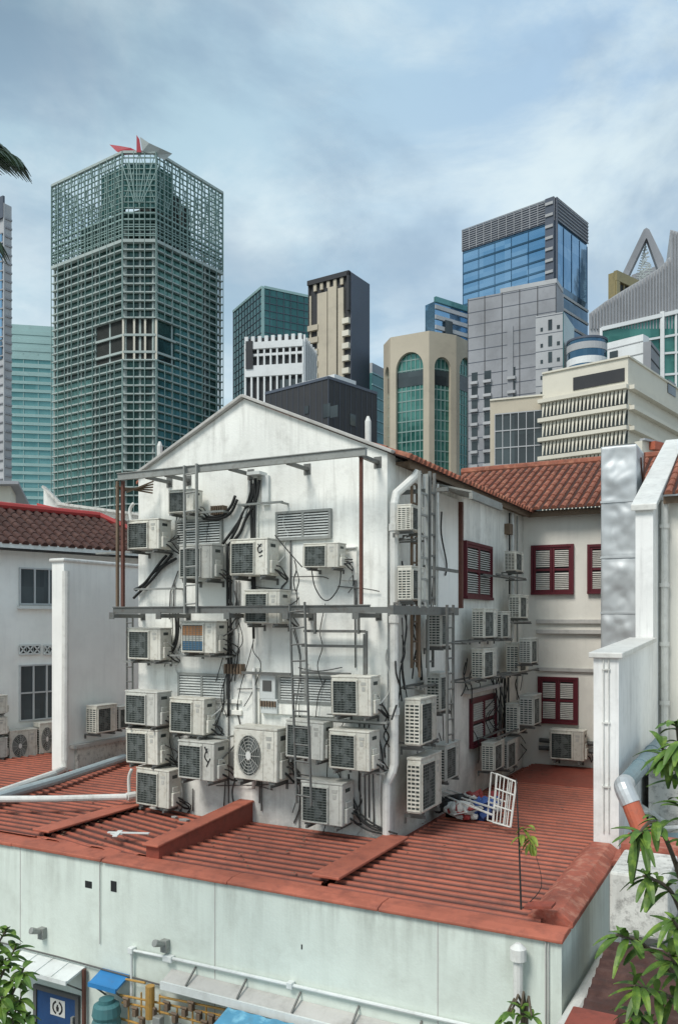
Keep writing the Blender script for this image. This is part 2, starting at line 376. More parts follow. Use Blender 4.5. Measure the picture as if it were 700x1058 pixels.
def shutter_window(f, u0, u1, z0, z1, leaves=2, slatmat='slat'):
    """f(u, out, z) -> world point; window part > shutter leaves > slats"""
    def bx(m, a, b, c, d, o0, o1): m.hexa([f(a,o0,c), f(b,o0,c), f(b,o1,c), f(a,o1,c), f(a,o0,d), f(b,o0,d), f(b,o1,d), f(a,o1,d)])
    w = MB(); t = .055
    bx(w, u0-t, u1+t, z1, z1+t, .001, .07); bx(w, u0-t, u1+t, z0-t, z0, .001, .09); bx(w, u0-t, u0, z0, z1, .001, .07); bx(w, u1, u1+t, z0, z1, .001, .07)
    win = obj('window', w, M['shutred'], shop)
    s = MB(); bx(s, u0, u1, z0, z1, .002, .012); obj('window_recess', s, M['dark'], win)
    n = leaves; lw = (u1-u0)/n
    for i in range(n):
        a = u0+i*lw+.004; b = a+lw-.008; q = .05
        s = MB(); mid = z0+(z1-z0)*.5
        bx(s, a, a+q, z0, z1, .014, .052); bx(s, b-q, b, z0, z1, .014, .052)
        for zz in (z0, mid-q/2, z1-q): bx(s, a+q, b-q, zz, zz+q, .014, .050)
        obj('shutter', s, M['shutred'], win, bevel=.004)
        s = MB(); zz = z0+q+.02
        while zz < z1-q-.02:
            if not (mid-.06 < zz < mid+.035):
                s.hexa([f(a+q,.016,zz+.012), f(b-q,.016,zz+.012), f(b-q,.046,zz-.008), f(a+q,.046,zz-.008), f(a+q,.016,zz+.020), f(b-q,.016,zz+.020), f(b-q,.046,zz+.004), f(a+q,.046,zz+.004)])
            zz += .042
        obj('slats', s, M[slatmat], win)
    return win
fback = lambda u, o, z: Vector((u, BY-o, z))
fside = lambda u, o, z: Vector((CXW+o, u, z))
for (a, b, t_, bt) in ((549, 592.5, 565, 613), (607, 651, 564, 612), (556, 597, 700, 748)):
    p = onY(a, t_, BY); q = onY(b, bt, BY)
    shutter_window(fback, p.x+.05, q.x-.05, q.z+.03, p.z-.03)
for (a, b, t_, bt) in ((478, 505.5, 558, 619), (484, 510, 722, 774)):
    p = onX(a, t_, CXW); q = onX(b, bt, CXW); z1 = onX(a, t_, CXW).z; z0 = onX(a, bt, CXW).z
    w = shutter_window(fside, p.y+.06, q.y-.06, z0+.06, z1-.06)
# window hood of the lower side window
m = MB(); p = onX(478, 716, CXW); q = onX(512, 709, CXW); m.box(CXW+.001, CXW+.16, p.y, q.y, p.z-.02, p.z+.05); obj('window_hood', m, M['trim'], shop)
# louvre vents on the gable
def louvre(x0, x1, y0, y1, n=9):
    p = onY(x0, y0, GY-.05); q = onY(x1, y1, GY-.05); zb_ = onY(x0, y1, GY-.05).z
    f = MB(); t = .04
    X0, X1, Z0, Z1 = p.x, q.x, zb_, p.z
    f.box(X0, X1, GY-.06, GY-.001, Z1-t, Z1); f.box(X0, X1, GY-.06, GY-.001, Z0, Z0+t)
    for xx in (X0, (X0+X1)/2-t/2, X1-t): f.box(xx, xx+t, GY-.058, GY-.001, Z0+t, Z1-t)
    v = obj('louvre_vent', f, M['steellt'], shop)
    s = MB(); s.box(X0+t/2, X1-t/2, GY-.012, GY-.0015, Z0+t/2, Z1-t/2); obj('vent_recess', s, M['dark'], v)
    s = MB(); h = (Z1-Z0-2*t)/n
    for k in range(n):
        z = Z0+t+h*(k+.25)
        s.hexa([(X0+t,GY-.015,z+h*.25),(X1-t,GY-.015,z+h*.25),(X1-t,GY-.05,z-h*.15),(X0+t,GY-.05,z-h*.15),(X0+t,GY-.015,z+h*.6),(X1-t,GY-.015,z+h*.6),(X1-t,GY-.05,z+h*.25),(X0+t,GY-.05,z+h*.25)])
    obj('slats', s, M['louvre'], v)
louvre(284.5, 341.5, 529, 559); louvre(181, 229, 538, 566); louvre(183.5, 234, 695, 722, 8); louvre(287.5, 344, 697, 726)
# small chimney like vents on the rake
for px, py in ((380, 446), (165, 470)):
    p = onY(px, py, GY+.5)
    m = MB(); m.tube([(p.x, GY+.5, p.z-.5), (p.x, GY+.5, p.z+.16)], .05, 8); m.tube([(p.x, GY+.5, p.z+.16), (p.x, GY+.5, p.z+.24)], .05, 8, .02)
    obj('vent_stub', m, M['pvc'], shop)
# slim plaster panel, canopy and post halfway along the side wall
p = onX(449, 505, CXW); q = onX(472, 620, CXW)
m = MB(); m.box(CXW+.002, CXW+.03, p.y, q.y, H+.2, p.z-.05); obj('side_panel', m, M['white'], shop)
m = MB(); r0 = onX(474.5, 510, CXW+.5); m.box(CXW+.03, CXW+.09, q.y-.02, q.y+.08, H+.2, ZE-.35); obj('post', m, M['rust'], shop)
m = MB(); m.hexa([(CXW+.01,p.y-.3,ZE-.22),(CXW+.01,q.y+.25,ZE-.22),(CXW+.75,q.y+.25,ZE-.42),(CXW+.75,p.y-.3,ZE-.42),(CXW+.01,p.y-.3,ZE-.19),(CXW+.01,q.y+.25,ZE-.19),(CXW+.75,q.y+.25,ZE-.39),(CXW+.75,p.y-.3,ZE-.39)])
m.box(CXW+.70, CXW+.76, p.y-.3, q.y+.25, ZE-.52, ZE-.421); obj('canopy', m, M['steellt'], shop)
# downpipe at the corner
def tubepart(name, pts, r, mt, parent, smooth=0, collars=(), n=10):
    m = MB(); m.tube(pts, r, n, smooth=smooth)
    for c in collars: m.tube([Vector(c)-Vector((0,0,.05)), Vector(c)+Vector((0,0,.05))], r*1.25, n)
    return obj(name, m, mt, parent, smooth=False)
cy = GY+.32; cx_ = CXW+.12
ptsd0 = [onX(432, 487, cx_+.25), onX(428, 493, cx_+.2), onX(409, 510, cx_), onX(407, 520, cx_), onX(407, 790, cx_), onX(404, 799, cx_+.02), Vector((CXW+.06, GY-.02, onX(402, 806, cx_).z)), Vector((CXW+.06, GY-.06, ZD+.03))]
ptsd = ptsd0[:5]+[onX(405, 798, cx_-.02), Vector((CXW+.03, GY-.09, onX(402, 812, cx_).z)), Vector((CXW+.03, GY-.09, ZD+.03))]
tubepart('downpipe', ptsd, .065, M['pvc'], shop, 0, [onX(407, y, cx_) for y in (545, 640, 735)])
# chased plaster patches, meter box, conduit strips on the gable (small boxes)
def gbox(m, x0, x1, y0, y1, d=.05):
    p = onY(x0, y0, GY-d); q = onY(x1, y1, GY-d); m.box(p.x, q.x, GY-d, GY-.001, onY(x0, y1, GY-d).z, p.z)
m = MB()
for r_ in ((270, 344, 725, 737), (228, 249, 733, 738), (262, 268, 690, 800), (352, 368, 565, 600), (226, 232, 560, 595), (262, 266, 491, 560), (222, 248, 722, 726)): gbox(m, *r_, d=.045)
obj('plaster_ledge', m, M['side'], shop, bevel=.008)
m = MB()
for r_ in ((268, 284, 696, 722), (269, 286, 722, 737)): gbox(m, *r_, d=.09)
mb_ = obj('meter_box', m, M['sheetw'], shop, bevel=.008)
m = MB(); gbox(m, 271, 280, 703, 714, .1); obj('meter_dial', m, M['cable'], mb_)
m = MB()
for r_ in ((218, 232, 523, 532), (232, 251, 686, 696), (269, 286, 724, 730)):
    p = onY(r_[0], r_[2], GY-.1); q = onY(r_[1], r_[3], GY-.1); z0 = onY(r_[0], r_[3], GY-.1).z
    n = 6
    for k in range(n):
        a = p.x+(q.x-p.x)*k/n; w = (q.x-p.x)/n*.55
        m.box(a, a+w, GY-.12, GY-.001, z0, p.z)
obj('vent_block', m, M['yellow'] if False else M['brown'], shop)

# ------------------------------------------------------------------ the single storey annex in front
AX = -1.936; FY = 8.625
annex = thing('annex_building', 'low mint walled annex with red corrugated metal roof in front of the gable', 'building', (-8, 10, 0))
XL = -22
m = MB(); m.box(XL, AX, FY, FY+.22, 0, ZD-.12); m.box(AX-.22, AX, FY+.221, 12.14, 0, ZD-.12); obj('front_wall', m, M['mint'], annex)
def corrugated(name, poly, ang, z, mt, parent, pitch=.195, tilt=(0,0), rib=.031):
    """ribbed sheet clipped to a convex ccw polygon; ribs run along ang"""
    cx = sum(p[0] for p in poly)/len(poly); cy = sum(p[1] for p in poly)/len(poly)
    rad = max(math.hypot(p[0]-cx, p[1]-cy) for p in poly)+.3
    bm = bmesh.new(); ca, sa = math.cos(ang), math.sin(ang)
    v = -rad; prof = []
    while v < rad:
        prof += [(v, 0), (v+pitch*.60, 0), (v+pitch*.70, rib), (v+pitch*.92, rib)]; v += pitch
    rows = []
    for (v, h) in prof:
        rows.append([bm.verts.new((cx+ca*u-sa*v, cy+sa*u+ca*v, h)) for u in (-rad, rad)])
    for a, b in zip(rows[:-1], rows[1:]): bm.faces.new((a[0], a[1], b[1], b[0]))
    n = len(poly)
    for i in range(n):
        p = Vector((*poly[i], 0)); q = Vector((*poly[(i+1)%n], 0)); d = (q-p); nn = Vector((d.y, -d.x, 0)).normalized()
        g = bm.verts[:]+bm.edges[:]+bm.faces[:]
        bmesh.ops.bisect_plane(bm, geom=g, plane_co=p, plane_no=nn, clear_outer=True)
    mb = MB(); bm.verts.ensure_lookup_table(); bm.verts.index_update()
    mb.v = [Vector((w.co.x, w.co.y, z+w.co.z+tilt[0]*(w.co.x-cx)+tilt[1]*(w.co.y-cy))) for w in bm.verts]
    mb.f = [tuple(w.index for w in f.verts) for f in bm.faces]; bm.free()
    return obj(name, mb, mt, parent)
m = MB(); m.box(XL, AX-.1, FY+.1, 24, ZD-.28, ZD-.15); obj('roof_deck', m, M['reddark'], annex)
def X_(px, py): return onZ(px, py, ZD).x
xa = X_(85, 850); xb = onY(200, 860, (FY+GY)/2).x
xu = onZ(200, 866, ZD).x                        # upstand line
xc = onZ(378, 885, ZD).x
x1 = onZ(80, 850, ZD).x
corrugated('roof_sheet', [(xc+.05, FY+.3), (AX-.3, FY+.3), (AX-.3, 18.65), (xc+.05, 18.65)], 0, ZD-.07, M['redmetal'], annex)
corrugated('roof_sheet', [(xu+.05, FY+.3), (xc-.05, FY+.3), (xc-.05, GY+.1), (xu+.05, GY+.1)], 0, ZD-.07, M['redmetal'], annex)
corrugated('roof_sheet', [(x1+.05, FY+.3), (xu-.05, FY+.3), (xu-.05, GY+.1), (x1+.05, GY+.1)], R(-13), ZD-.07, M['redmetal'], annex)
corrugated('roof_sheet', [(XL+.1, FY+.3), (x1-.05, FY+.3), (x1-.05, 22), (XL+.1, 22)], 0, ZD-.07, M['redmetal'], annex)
# flashings
def flash(name, p0, p1, w, h, z, mt=None, ridge=0.0):
    m = MB(); a = Vector((*p0, 0)); b = Vector((*p1, 0)); d = (b-a).normalized(); r = Vector((d.y, -d.x, 0))*w/2
    L_ = (b-a).length; n = max(1, int(L_/1.6))
    for k in range(n):
        s = a+d*(L_*k/n+.006); e = a+d*(L_*(k+1)/n-.0); zz = z+random.uniform(-.004,.004)
        P = [s-r, s+r, e+r, e-r]
        if ridge:
            prof = [(-1, 0), (1, 0), (1, h*.4), (.45, h*.4+ridge), (-.45, h*.4+ridge), (-1, h*.4)]
            pts = [s+r*u+Vector((0,0,zz+v)) for u, v in prof]
            m.slab(pts, e-s)
        else: m.hexa([p+Vector((0,0,zz)) for p in P]+[p+Vector((0,0,zz+h)) for p in P])
    return obj(name, m, mt or M['redflash'], annex, bevel=.012)
kx = onY(107, 892, FY).x
flash('parapet_cap', (kx, FY+.16), (AX+.02, FY+.16), .42, .10, ZD-.115, ridge=.03)
flash('parapet_cap', (XL, FY+.2), (kx-.01, FY+.2), .50, .05, ZD-.119)
flash('parapet_cap', (AX-.22, FY+.40), (AX-.22, 12.13), .50, .16, ZD-.105, M['redold'], ridge=.10)
flash('roof_flashing', (x1, FY+.36), (x1, GY+.3), .34, .035, ZD+.012)
flash('roof_flashing', (xc, FY+.36), (xc, GY-.05), .38, .04, ZD+.012)
m = MB(); m.hexa([(xu-.11,FY+.30,ZD-.1),(xu+.11,FY+.30,ZD-.1),(xu+.11,GY-.002,ZD-.1),(xu-.11,GY-.002,ZD-.1),(xu-.11,FY+.30,ZD+.10),(xu+.11,FY+.30,ZD+.10),(xu+.11,GY-.002,ZD+.26),(xu-.11,GY-.002,ZD+.26)]); obj('upstand', m, M['reddark'], annex)
m = MB(); m.hexa([(xu-.14,FY+.24,ZD+.102),(xu+.14,FY+.24,ZD+.102),(xu+.14,GY-.003,ZD+.263),(xu-.14,GY-.003,ZD+.263),(xu-.14,FY+.24,ZD+.135),(xu+.14,FY+.24,ZD+.135),(xu+.14,GY-.003,ZD+.297),(xu-.14,GY-.003,ZD+.297)]); obj('upstand_cap', m, M['redflash'], annex, bevel=.012)

# smooth area behind near rear wing
m = MB(); m.box(CXW+.3, AX-.36, 16.4, 18.6, ZD-.06, ZD-.03); obj('roof_sheet', m, M['reddark'], annex)
# small square holes, panel joints in the mint wall
def fbox(m, x0, x1, y0, y1, d0=.001, d1=.02, Y=FY):
    p = onY(x0, y0, Y); q = onY(x1, y1, Y); z0 = onY(x0, y1, Y).z
    m.box(p.x, q.x, Y-d1, Y-d0, z0, p.z)
m = MB(); fbox(m, 88, 95, 910, 917, -.02, .004); fbox(m, 114.5, 120.5, 910, 921, -.02, .004); fbox(m, 311, 312.3, 976, 981, -.01, .004); obj('weep_hole', m, M['dark'], annex)
m = MB(); 
for px in (21, 222, 452, 564): 
    a = onY(px, 900, FY); m.box(a.x-.006, a.x+.006, FY-.004, FY-.0005, 0, ZD-.13)
obj('wall_joint', m, M['trim'], annex)
# right return wall pipe, front downpipe with bowl
p = onY(535, 990, FY-.12)
m = MB(); m.tube([(p.x, FY-.12, 0), (p.x, FY-.12, p.z)], .05, 10); m.tube([(p.x, FY-.12, p.z-.02), (p.x, FY-.12, p.z+.10)], .085, 12); m.tube([(p.x, FY-.12, p.z+.10), (p.x, FY-.12, p.z+.15)], .085, 12, .03)
obj('downpipe', m, M['pvc'], annex, smooth=False)
m = MB()
for px in (563, 566): 
    a = onY(px, 970, FY-.03); m.tube([(a.x, FY-.02, 0), (a.x, FY-.02, ZD-.1)], .008, 6)
a = onY(104, 930, FY); m.tube([(a.x, FY-.02, onY(104, 975, FY).z), (a.x, FY-.02, ZD-.12)], .007, 6)
obj('conduit', m, M['trim'], annex)
# conduit runs along the wall
def frun(name, pts, r, mt, d=.05, **k):
    m = MB(); m.tube([onY(x, y, FY-d) for x, y in pts], r, 8, **k); return obj(name, m, mt, annex)
frun('conduit', [(-20, 969), (60, 989), (180, 1022), (420, 1085)], .012, M['cable'])
frun('conduit', [(136, 1030), (136, 982), (180, 991), (300, 1018), (440, 1050), (520, 1068)], .022, M['sheetw'])
m = MB()
for x, y in ((136, 982), (172, 990), (176, 991), (300, 1018)):
    a = onY(x, y, FY-.05); m.box(a.x-.04, a.x+.04, FY-.09, FY-.001, a.z-.04, a.z+.04)
obj('junction_box', m, M['sheetw'], annex, bevel=.008)
for x, y in ((43, 964), (170, 977)):
    a = onY(x, y, FY-.05); m = MB()
    m.box(a.x-.05, a.x+.05, FY-.08, FY-.001, a.z-.09, a.z+.07); m.tube([(a.x, FY-.07, a.z+.02), (a.x-.03, FY-.22, a.z+.08)], .035, 8, .05)
    l = obj('flood_lamp', m, M['steellt'], None, bevel=.004)
    tag(l, ('small grey wall lamp above the left door awning' if x < 100 else 'small grey wall lamp above the gas pipes and conduit'), 'lamp', 'small wall lamps on the mint wall')
# awnings
def awning(x0, x1, ytop, ybot, out, drop, mt, label, cat='awning', lip=.05):
    p = onY(x0, ytop, FY); q = onY(x1, ybot, FY); z = onY((x0+x1)/2, (ytop+ybot)/2, FY).z
    t = thing('awning', label, cat, (p.x, FY, z))
    a, b = p.x, q.x; m = MB()
    m.hexa([(a,FY-.005,z-.03),(b,FY-.005,z-.03),(b,FY-out,z-drop-.03),(a,FY-out,z-drop-.03),(a,FY-.005,z),(b,FY-.005,z),(b,FY-out,z-drop),(a,FY-out,z-drop)])
    n = int((b-a)/.3)
    for k in range(1, n):
        xx = a+(b-a)*k/n; m.bar((xx, FY-.01, z+.006), (xx, FY-out, z-drop+.006), .02, .012)
    obj('sheet', m, mt, t)
    m = MB(); m.box(a, b, FY-out-.02, FY-out-.001, z-drop-lip, z-drop+.01); obj('lip', m, mt, t)
    m = MB()
    for xx in (a+.06, b-.06): m.bar((xx, FY-.01, z-.35), (xx, FY-out+.03, z-drop-.05), .02)
    obj('bracket', m, M['steel'], t)
    return t
awning(24, 89, 981, 999, .36, .08, M['sheetw'], 'white sheet metal awning above the blue door at lower left')
awning(106, 134, 1001, 1006.5, .26, .10, M['blueawn'], 'small bright blue awning beside the gas pipes')
# long white ledge awning
p = onY(178, 1003, FY); q = onY(470, 1070, FY); z = onY(300, 1031, FY).z
t = thing('awning', 'long narrow white awning running along the lower mint wall', 'awning', (p.x, FY, z))
m = MB(); m.hexa([(p.x,FY-.005,z-.03),(q.x,FY-.005,z-.03),(q.x,FY-.22,z-.11),(p.x,FY-.22,z-.11),(p.x,FY-.005,z),(q.x,FY-.005,z),(q.x,FY-.22,z-.08),(p.x,FY-.22,z-.08)]); obj('sheet', m, M['trim'], t)
m = MB(); m.box(p.x, q.x, FY-.25, FY-.221, z-.17, z-.07); obj('lip', m, M['sheetw'], t)
m = MB()
for k in range(5):
    xx = p.x+(q.x-p.x)*(k+.5)/5; m.bar((xx, FY-.01, z+.10), (xx, FY-.22, z-.06), .02)
obj('bracket', m, M['steel'], t)
# blue door with notice
d0 = onY(40, 1021, FY); d1 = onY(80, 1034, FY)
m = MB(); m.box(d0.x, d1.x, FY-.03, FY-.001, 0.02, d1.z+.02); dr = obj('door', m, M['door'], annex, bevel=.006)
m = MB(); 
for a, b, c, d in ((d0.x-.06, d0.x-.002, 0, d1.z+.08), (d1.x+.002, d1.x+.06, 0, d1.z+.08), (d0.x-.002, d1.x+.002, d1.z+.022, d1.z+.08)): m.box(a, b, FY-.05, FY-.0015, c, d)
obj('door_frame', m, M['cable'], dr)
s0 = onY(52, 1031, FY-.035); s1 = onY(67, 1054, FY-.035); sz = s0.z
m = MB(); m.box(s0.x, s1.x, FY-.036, FY-.031, s1.z+.02, sz); ntc = obj('notice', m, M['plwhite'], dr)
m = MB(); cx0 = (s0.x+s1.x)/2; cz = (sz+s1.z+.02)/2; rr = abs(s1.x-s0.x)*.36
for k in range(20):
    if k in (4, 5, 14, 15): continue
    t0, t1 = 2*math.pi*k/20, 2*math.pi*(k+1)/20
    P = [(cx0+math.cos(t)*r2, FY-.0375, cz+math.sin(t)*r2) for t, r2 in ((t0, rr), (t1, rr), (t1, rr*.72), (t0, rr*.72))]
    m.slab(P, (0, -.001, 0))
m.slab([(cx0+a*rr, FY-.0375, cz+b*rr) for a, b in ((-.2,-.5),(.2,-.5),(.28,.1),(.12,.2),(.14,.45),(-.14,.45),(-.12,.2),(-.28,.1))], (0,-.001,0))
obj('pictogram', m, M['ink'], ntc)
m = MB(); h0 = onY(76, 1052, FY-.04); m.box(h0.x-.02, h0.x+.02, FY-.08, FY-.031, h0.z-.1, h0.z+.02); obj('handle', m, M['steellt'], dr)
m = MB(); a = onY(90, 1010, FY); m.tube([(a.x, FY-.06, 0), (a.x, FY-.06, onY(90, 1000, FY).z)], .03, 8); obj('conduit', m, M['rust'], annex)
# water tank and gas pipes
tp = onY(110, 1036, FY-.3)
t = thing('water_drum', 'dark teal plastic drum standing under the small blue awning', 'drum', (tp.x, FY-.3, 0))
m = MB(); zt = tp.z
prof = [(0, .02), (.17, .02), (.19, .1), (.19, zt-.25), (.17, zt-.2), (.19, zt-.15), (.17, zt-.03), (.12, zt)]
for (r0, z0), (r1, z1) in zip(prof[1:-1], prof[2:]): m.tube([(tp.x, FY-.3, z0), (tp.x, FY-.3, z1)], r0, 16, r1)
obj('barrel', m, M['teal'], t)
m = MB(); m.tube([(tp.x, FY-.3, zt+.001), (tp.x, FY-.3, zt+.05)], .10, 14); obj('cap', m, M['teal'], t)
gas = thing('gas_manifold', 'yellow gas pipework with meters and valves on the lower mint wall', 'pipework', (onY(180, 1040, FY).x, FY-.1, 3.2))
m = MB()
for (a, b) in (((122, 1028), (240, 1052)), ((130, 1012), (150, 1016)), ((150, 1042), (245, 1066)), ((122, 1052), (200, 1075)), ((165, 1030), (245, 1046)), ((126, 1036), (160, 1043))):
    m.tube([onY(a[0], a[1], FY-.13), onY(b[0], b[1], FY-.13)], .015, 8)
for x in (134, 147, 166, 184, 200, 214, 228):
    a = onY(x, 1030+(x-134)*.2, FY-.11); m.tube([(a.x, FY-.13, a.z+random.uniform(0,.12)), (a.x, FY-.13, a.z-.9)], .012, 8)
obj('pipe', m, M['yellow'], gas)
m = MB()
a = onY(155, 1030, FY-.2); m.tube([(a.x, FY-.2, a.z-.28), (a.x, FY-.2, a.z+.14)], .06, 12)
obj('regulator', m, M['yellow'], gas, smooth=False)
m = MB()
for x, y in ((139, 1046), (172, 1040), (190, 1046), (205, 1050), (218, 1053), (146, 1056), (130, 1036), (180, 1052), (197, 1040), (211, 1060), (226, 1058), (158, 1046)):
    a = onY(x, y, FY-.2); m.box(a.x-.03, a.x+.03, FY-.22, FY-.15, a.z-.06, a.z+.03); m.tube([(a.x-.05, FY-.2, a.z+.05), (a.x+.05, FY-.2, a.z+.05)], .02, 8)
obj('valve', m, M['brown'], gas, bevel=.006)
m = MB()
for x, y in ((163, 1052), (181, 1060), (198, 1064)):
    a = onY(x, y, FY-.2); m.box(a.x-.06, a.x+.06, FY-.24, FY-.14, a.z-.12, a.z+.02)
obj('meter', m, M['steellt'], gas, bevel=.012)
# blue tarpaulin canopy over a stall
TY = FY-.30; a = onY(240, 1040, TY); b = onY(338, 1066, TY); zt = onY(262, 1045, TY).z
t = thing('tarpaulin_canopy', 'crumpled light blue tarpaulin canopy at the bottom of the mint wall', 'canopy', ((a.x+b.x)/2, FY-.6, 0))
m = MB(); nx, ny = 30, 12; X0, X1 = a.x-.05, b.x+.15
for j in range(ny+1):
    for i in range(nx+1):
        u, v = i/nx, j/ny
        m.v.append(Vector((X0+(X1-X0)*u, TY-.02-1.1*v, zt-.02-.30*v-.05*math.sin(u*math.pi*4)**2*v+.05*noise.noise(Vector((u*7, v*4, 1))))))
m.f = [(j*(nx+1)+i, j*(nx+1)+i+1, (j+1)*(nx+1)+i+1, (j+1)*(nx+1)+i) for j in range(ny) for i in range(nx)]
obj('tarpaulin', m, M['tarp'], t, smooth=True)
m = MB()
for xx in (X0+.05, X1-.05): m.tube([(xx, TY-1.05, 0), (xx, TY-1.05, zt-.40)], .02, 8)
obj('pole', m, M['steel'], t)
# ------------------------------------------------------------------ party wall on the right
pw = thing('party_wall', 'tall white party wall with capped top stepping up to the roof', 'wall', (-2.1, 14, 0))
zc = onX(627, 677, AX).z
m = MB(); PY0 = 12.15; PY1 = 15.85
m.hexa([(-2.28,PY0,0),(AX,PY0,0),(AX,PY1,0),(-2.28,PY1,0),(-2.28,PY0,zc-.08),(AX,PY0,zc-.08),(AX,PY1,zc+.06),(-2.28,PY1,zc+.06)]); 
obj('lower_wall', m, M['party'], pw)
m = MB(); m.hexa([(-2.34,PY0-.06,zc-.078),(AX+.06,PY0-.06,zc-.078),(AX+.06,PY1-.01,zc+.062),(-2.34,PY1-.01,zc+.062),(-2.34,PY0-.06,zc),(AX+.06,PY0-.06,zc),(AX+.06,PY1-.01,zc+.14),(-2.34,PY1-.01,zc+.14)]); obj('coping', m, M['pvc'], pw, bevel=.012)
m = MB(); za = onX(668, 520, AX).z; q = onX(697, 463, AX)
m.slab([(AX, PY1+.002, 0), (AX, 24, 0), (AX, 24, q.z-.2), (AX, q.y+1.6, q.z+.4), (AX, PY1+.002, za)], (-.30, 0, 0)); obj('upper_wall', m, M['party'], pw)
m = MB(); sv = (q.z+.4-za)/(q.y+1.6-PY1)
def cp(y, dz): return za+(y-PY1)*sv+dz
m.hexa([(AX-.37,PY1-.08,cp(PY1-.08,.004)),(AX+.07,PY1-.08,cp(PY1-.08,.004)),(AX+.07,q.y+1.6,cp(q.y+1.6,.004)),(AX-.37,q.y+1.6,cp(q.y+1.6,.004)),(AX-.37,PY1-.08,cp(PY1-.08,.12)),(AX+.07,PY1-.08,cp(PY1-.08,.12)),(AX+.07,q.y+1.6,cp(q.y+1.6,.12)),(AX-.37,q.y+1.6,cp(q.y+1.6,.12))])
obj('coping', m, M['pvc'], pw, bevel=.015)
m = MB()
for xx in (-2.14, -2.07): m.tube([(xx, PY0-.02, ZD+.2), (xx, PY0-.02, zc-.09)], .009, 6)
for zz in (zc-.25, zc-1.0, zc-1.9): m.box(-2.16, -2.05, PY0-.03, PY0-.001, zz, zz+.02)
obj('cable', m, M['pvc'], pw)
# crinkled silver duct
px0, px1 = 621, 658
DY = 17.6; a = onY(620.5, 470, DY); b = onY(657.5, 463, DY); ztop = onY(640, 460, DY).z; zbot = H-1.0
t = thing('ventilation_duct', 'tall square foil clad duct rising past the tiled roof', 'duct', ((a.x+b.x)/2, DY, zbot))
m = MB(); nx, nz = 22, 110; dd = 1.0
def ring(z):
    out = []
    seg = [((a.x, DY), (b.x, DY)), ((b.x, DY), (b.x, DY+dd)), ((b.x, DY+dd), (a.x, DY+dd)), ((a.x, DY+dd), (a.x, DY))]
    for (p, q_), nn in zip(seg, ((0,-1), (1,0), (0,1), (-1,0))):
        for i in range(nx):
            u = i/nx; x = p[0]+(q_[0]-p[0])*u; y = p[1]+(q_[1]-p[1])*u
            e = math.sin(math.pi*u)**.5
            k = (z-zbot)/(ztop-zbot)*4; jr = abs(k-round(k))
            w = (.06*noise.noise(Vector((x*2.2, y*2.2, z*1.9)))+.035*abs(noise.noise(Vector((x*3.5+z*1.5, y*3.5, z*2.6-x*2))))+.02*noise.noise(Vector((x*6, y*6, z*5))))*e*min(1, jr*8+.1)
            g = -.012 if jr < .012 else 0
            out.append(Vector((x+nn[0]*(w+g), y+nn[1]*(w+g), z)))
    return out
n = nx*4
for j in range(nz+1): m.v += ring(zbot+(ztop-zbot)*j/nz)
m.f = [(j*n+i, j*n+(i+1)%n, (j+1)*n+(i+1)%n, (j+1)*n+i) for j in range(nz) for i in range(n)] + [tuple(nz*n+i for i in range(n))]
obj('foil_cladding', m, M['foil'], t, smooth=True)
m = MB(); m.box(a.x+.05, b.x-.05, DY+.1, DY+dd-.1, ztop-.02, ztop+.04); obj('rim', m, M['steel'], t)
for k in (1, 2, 3):
    z = zbot+(ztop-zbot)*k/4; m = MB(); m.box(a.x-.012, b.x+.012, DY-.014, DY+dd+.012, z-.02, z+.02); obj('seam_band', m, M['foil'], t)
m = MB(); m.bar((b.x+.05, DY+.2, ztop-.25), (b.x+.02, DY+.9, ztop-1.0), .03); m.bar((b.x+.08, DY+.5, ztop-.1), (b.x+.05, DY+.5, ztop-1.2), .03); obj('strap', m, M['rust'], t)

# neighbour on the right
nb = thing('neighbour_house', 'cream house with tiled roof beyond the party wall on the right', 'house', (0, 18, 0))
m = MB(); m.box(AX+.001, 6, 16.75, 17.0, 0, H+2.25); obj('wall', m, M['back'], nb)
tile_roof('roof', (AX+.1, 16.4, H+2.3), (1,0,0), 5.5, (0,1,.45), 4.2, M['tile'], nb)
m = MB(); m.box(AX+.1, 6, 16.5, 16.55, H+2.15, H+2.28); obj('fascia', m, M['brown'], nb)
for px, r, mt in ((686, .07, 'pvc'), (680, .028, 'steellt')):
    a = onY(px, 600, 16.6); m = MB(); m.tube([(a.x, 16.62, 0), (a.x, 16.62, H+2.2)], r, 10)
    for zz in (1.7, .6, -.5, -1.6): m.tube([(a.x, 16.62, H+zz), (a.x, 16.62, H+zz+.08)], r*1.3, 10)
    obj('downpipe', m, M[mt], nb)
m = MB(); a = onY(676, 768, 15.5); 
m.box(a.x, a.x+3, 14.2, 15.5, a.z-.25, a.z+.02); obj('side_extension_roof', m, M['cream'], nb)
m = MB(); m.box(a.x+.05, a.x+2.9, 14.3, 16.7, 0, a.z-.26); obj('side_extension_wall', m, M['stained'], nb)
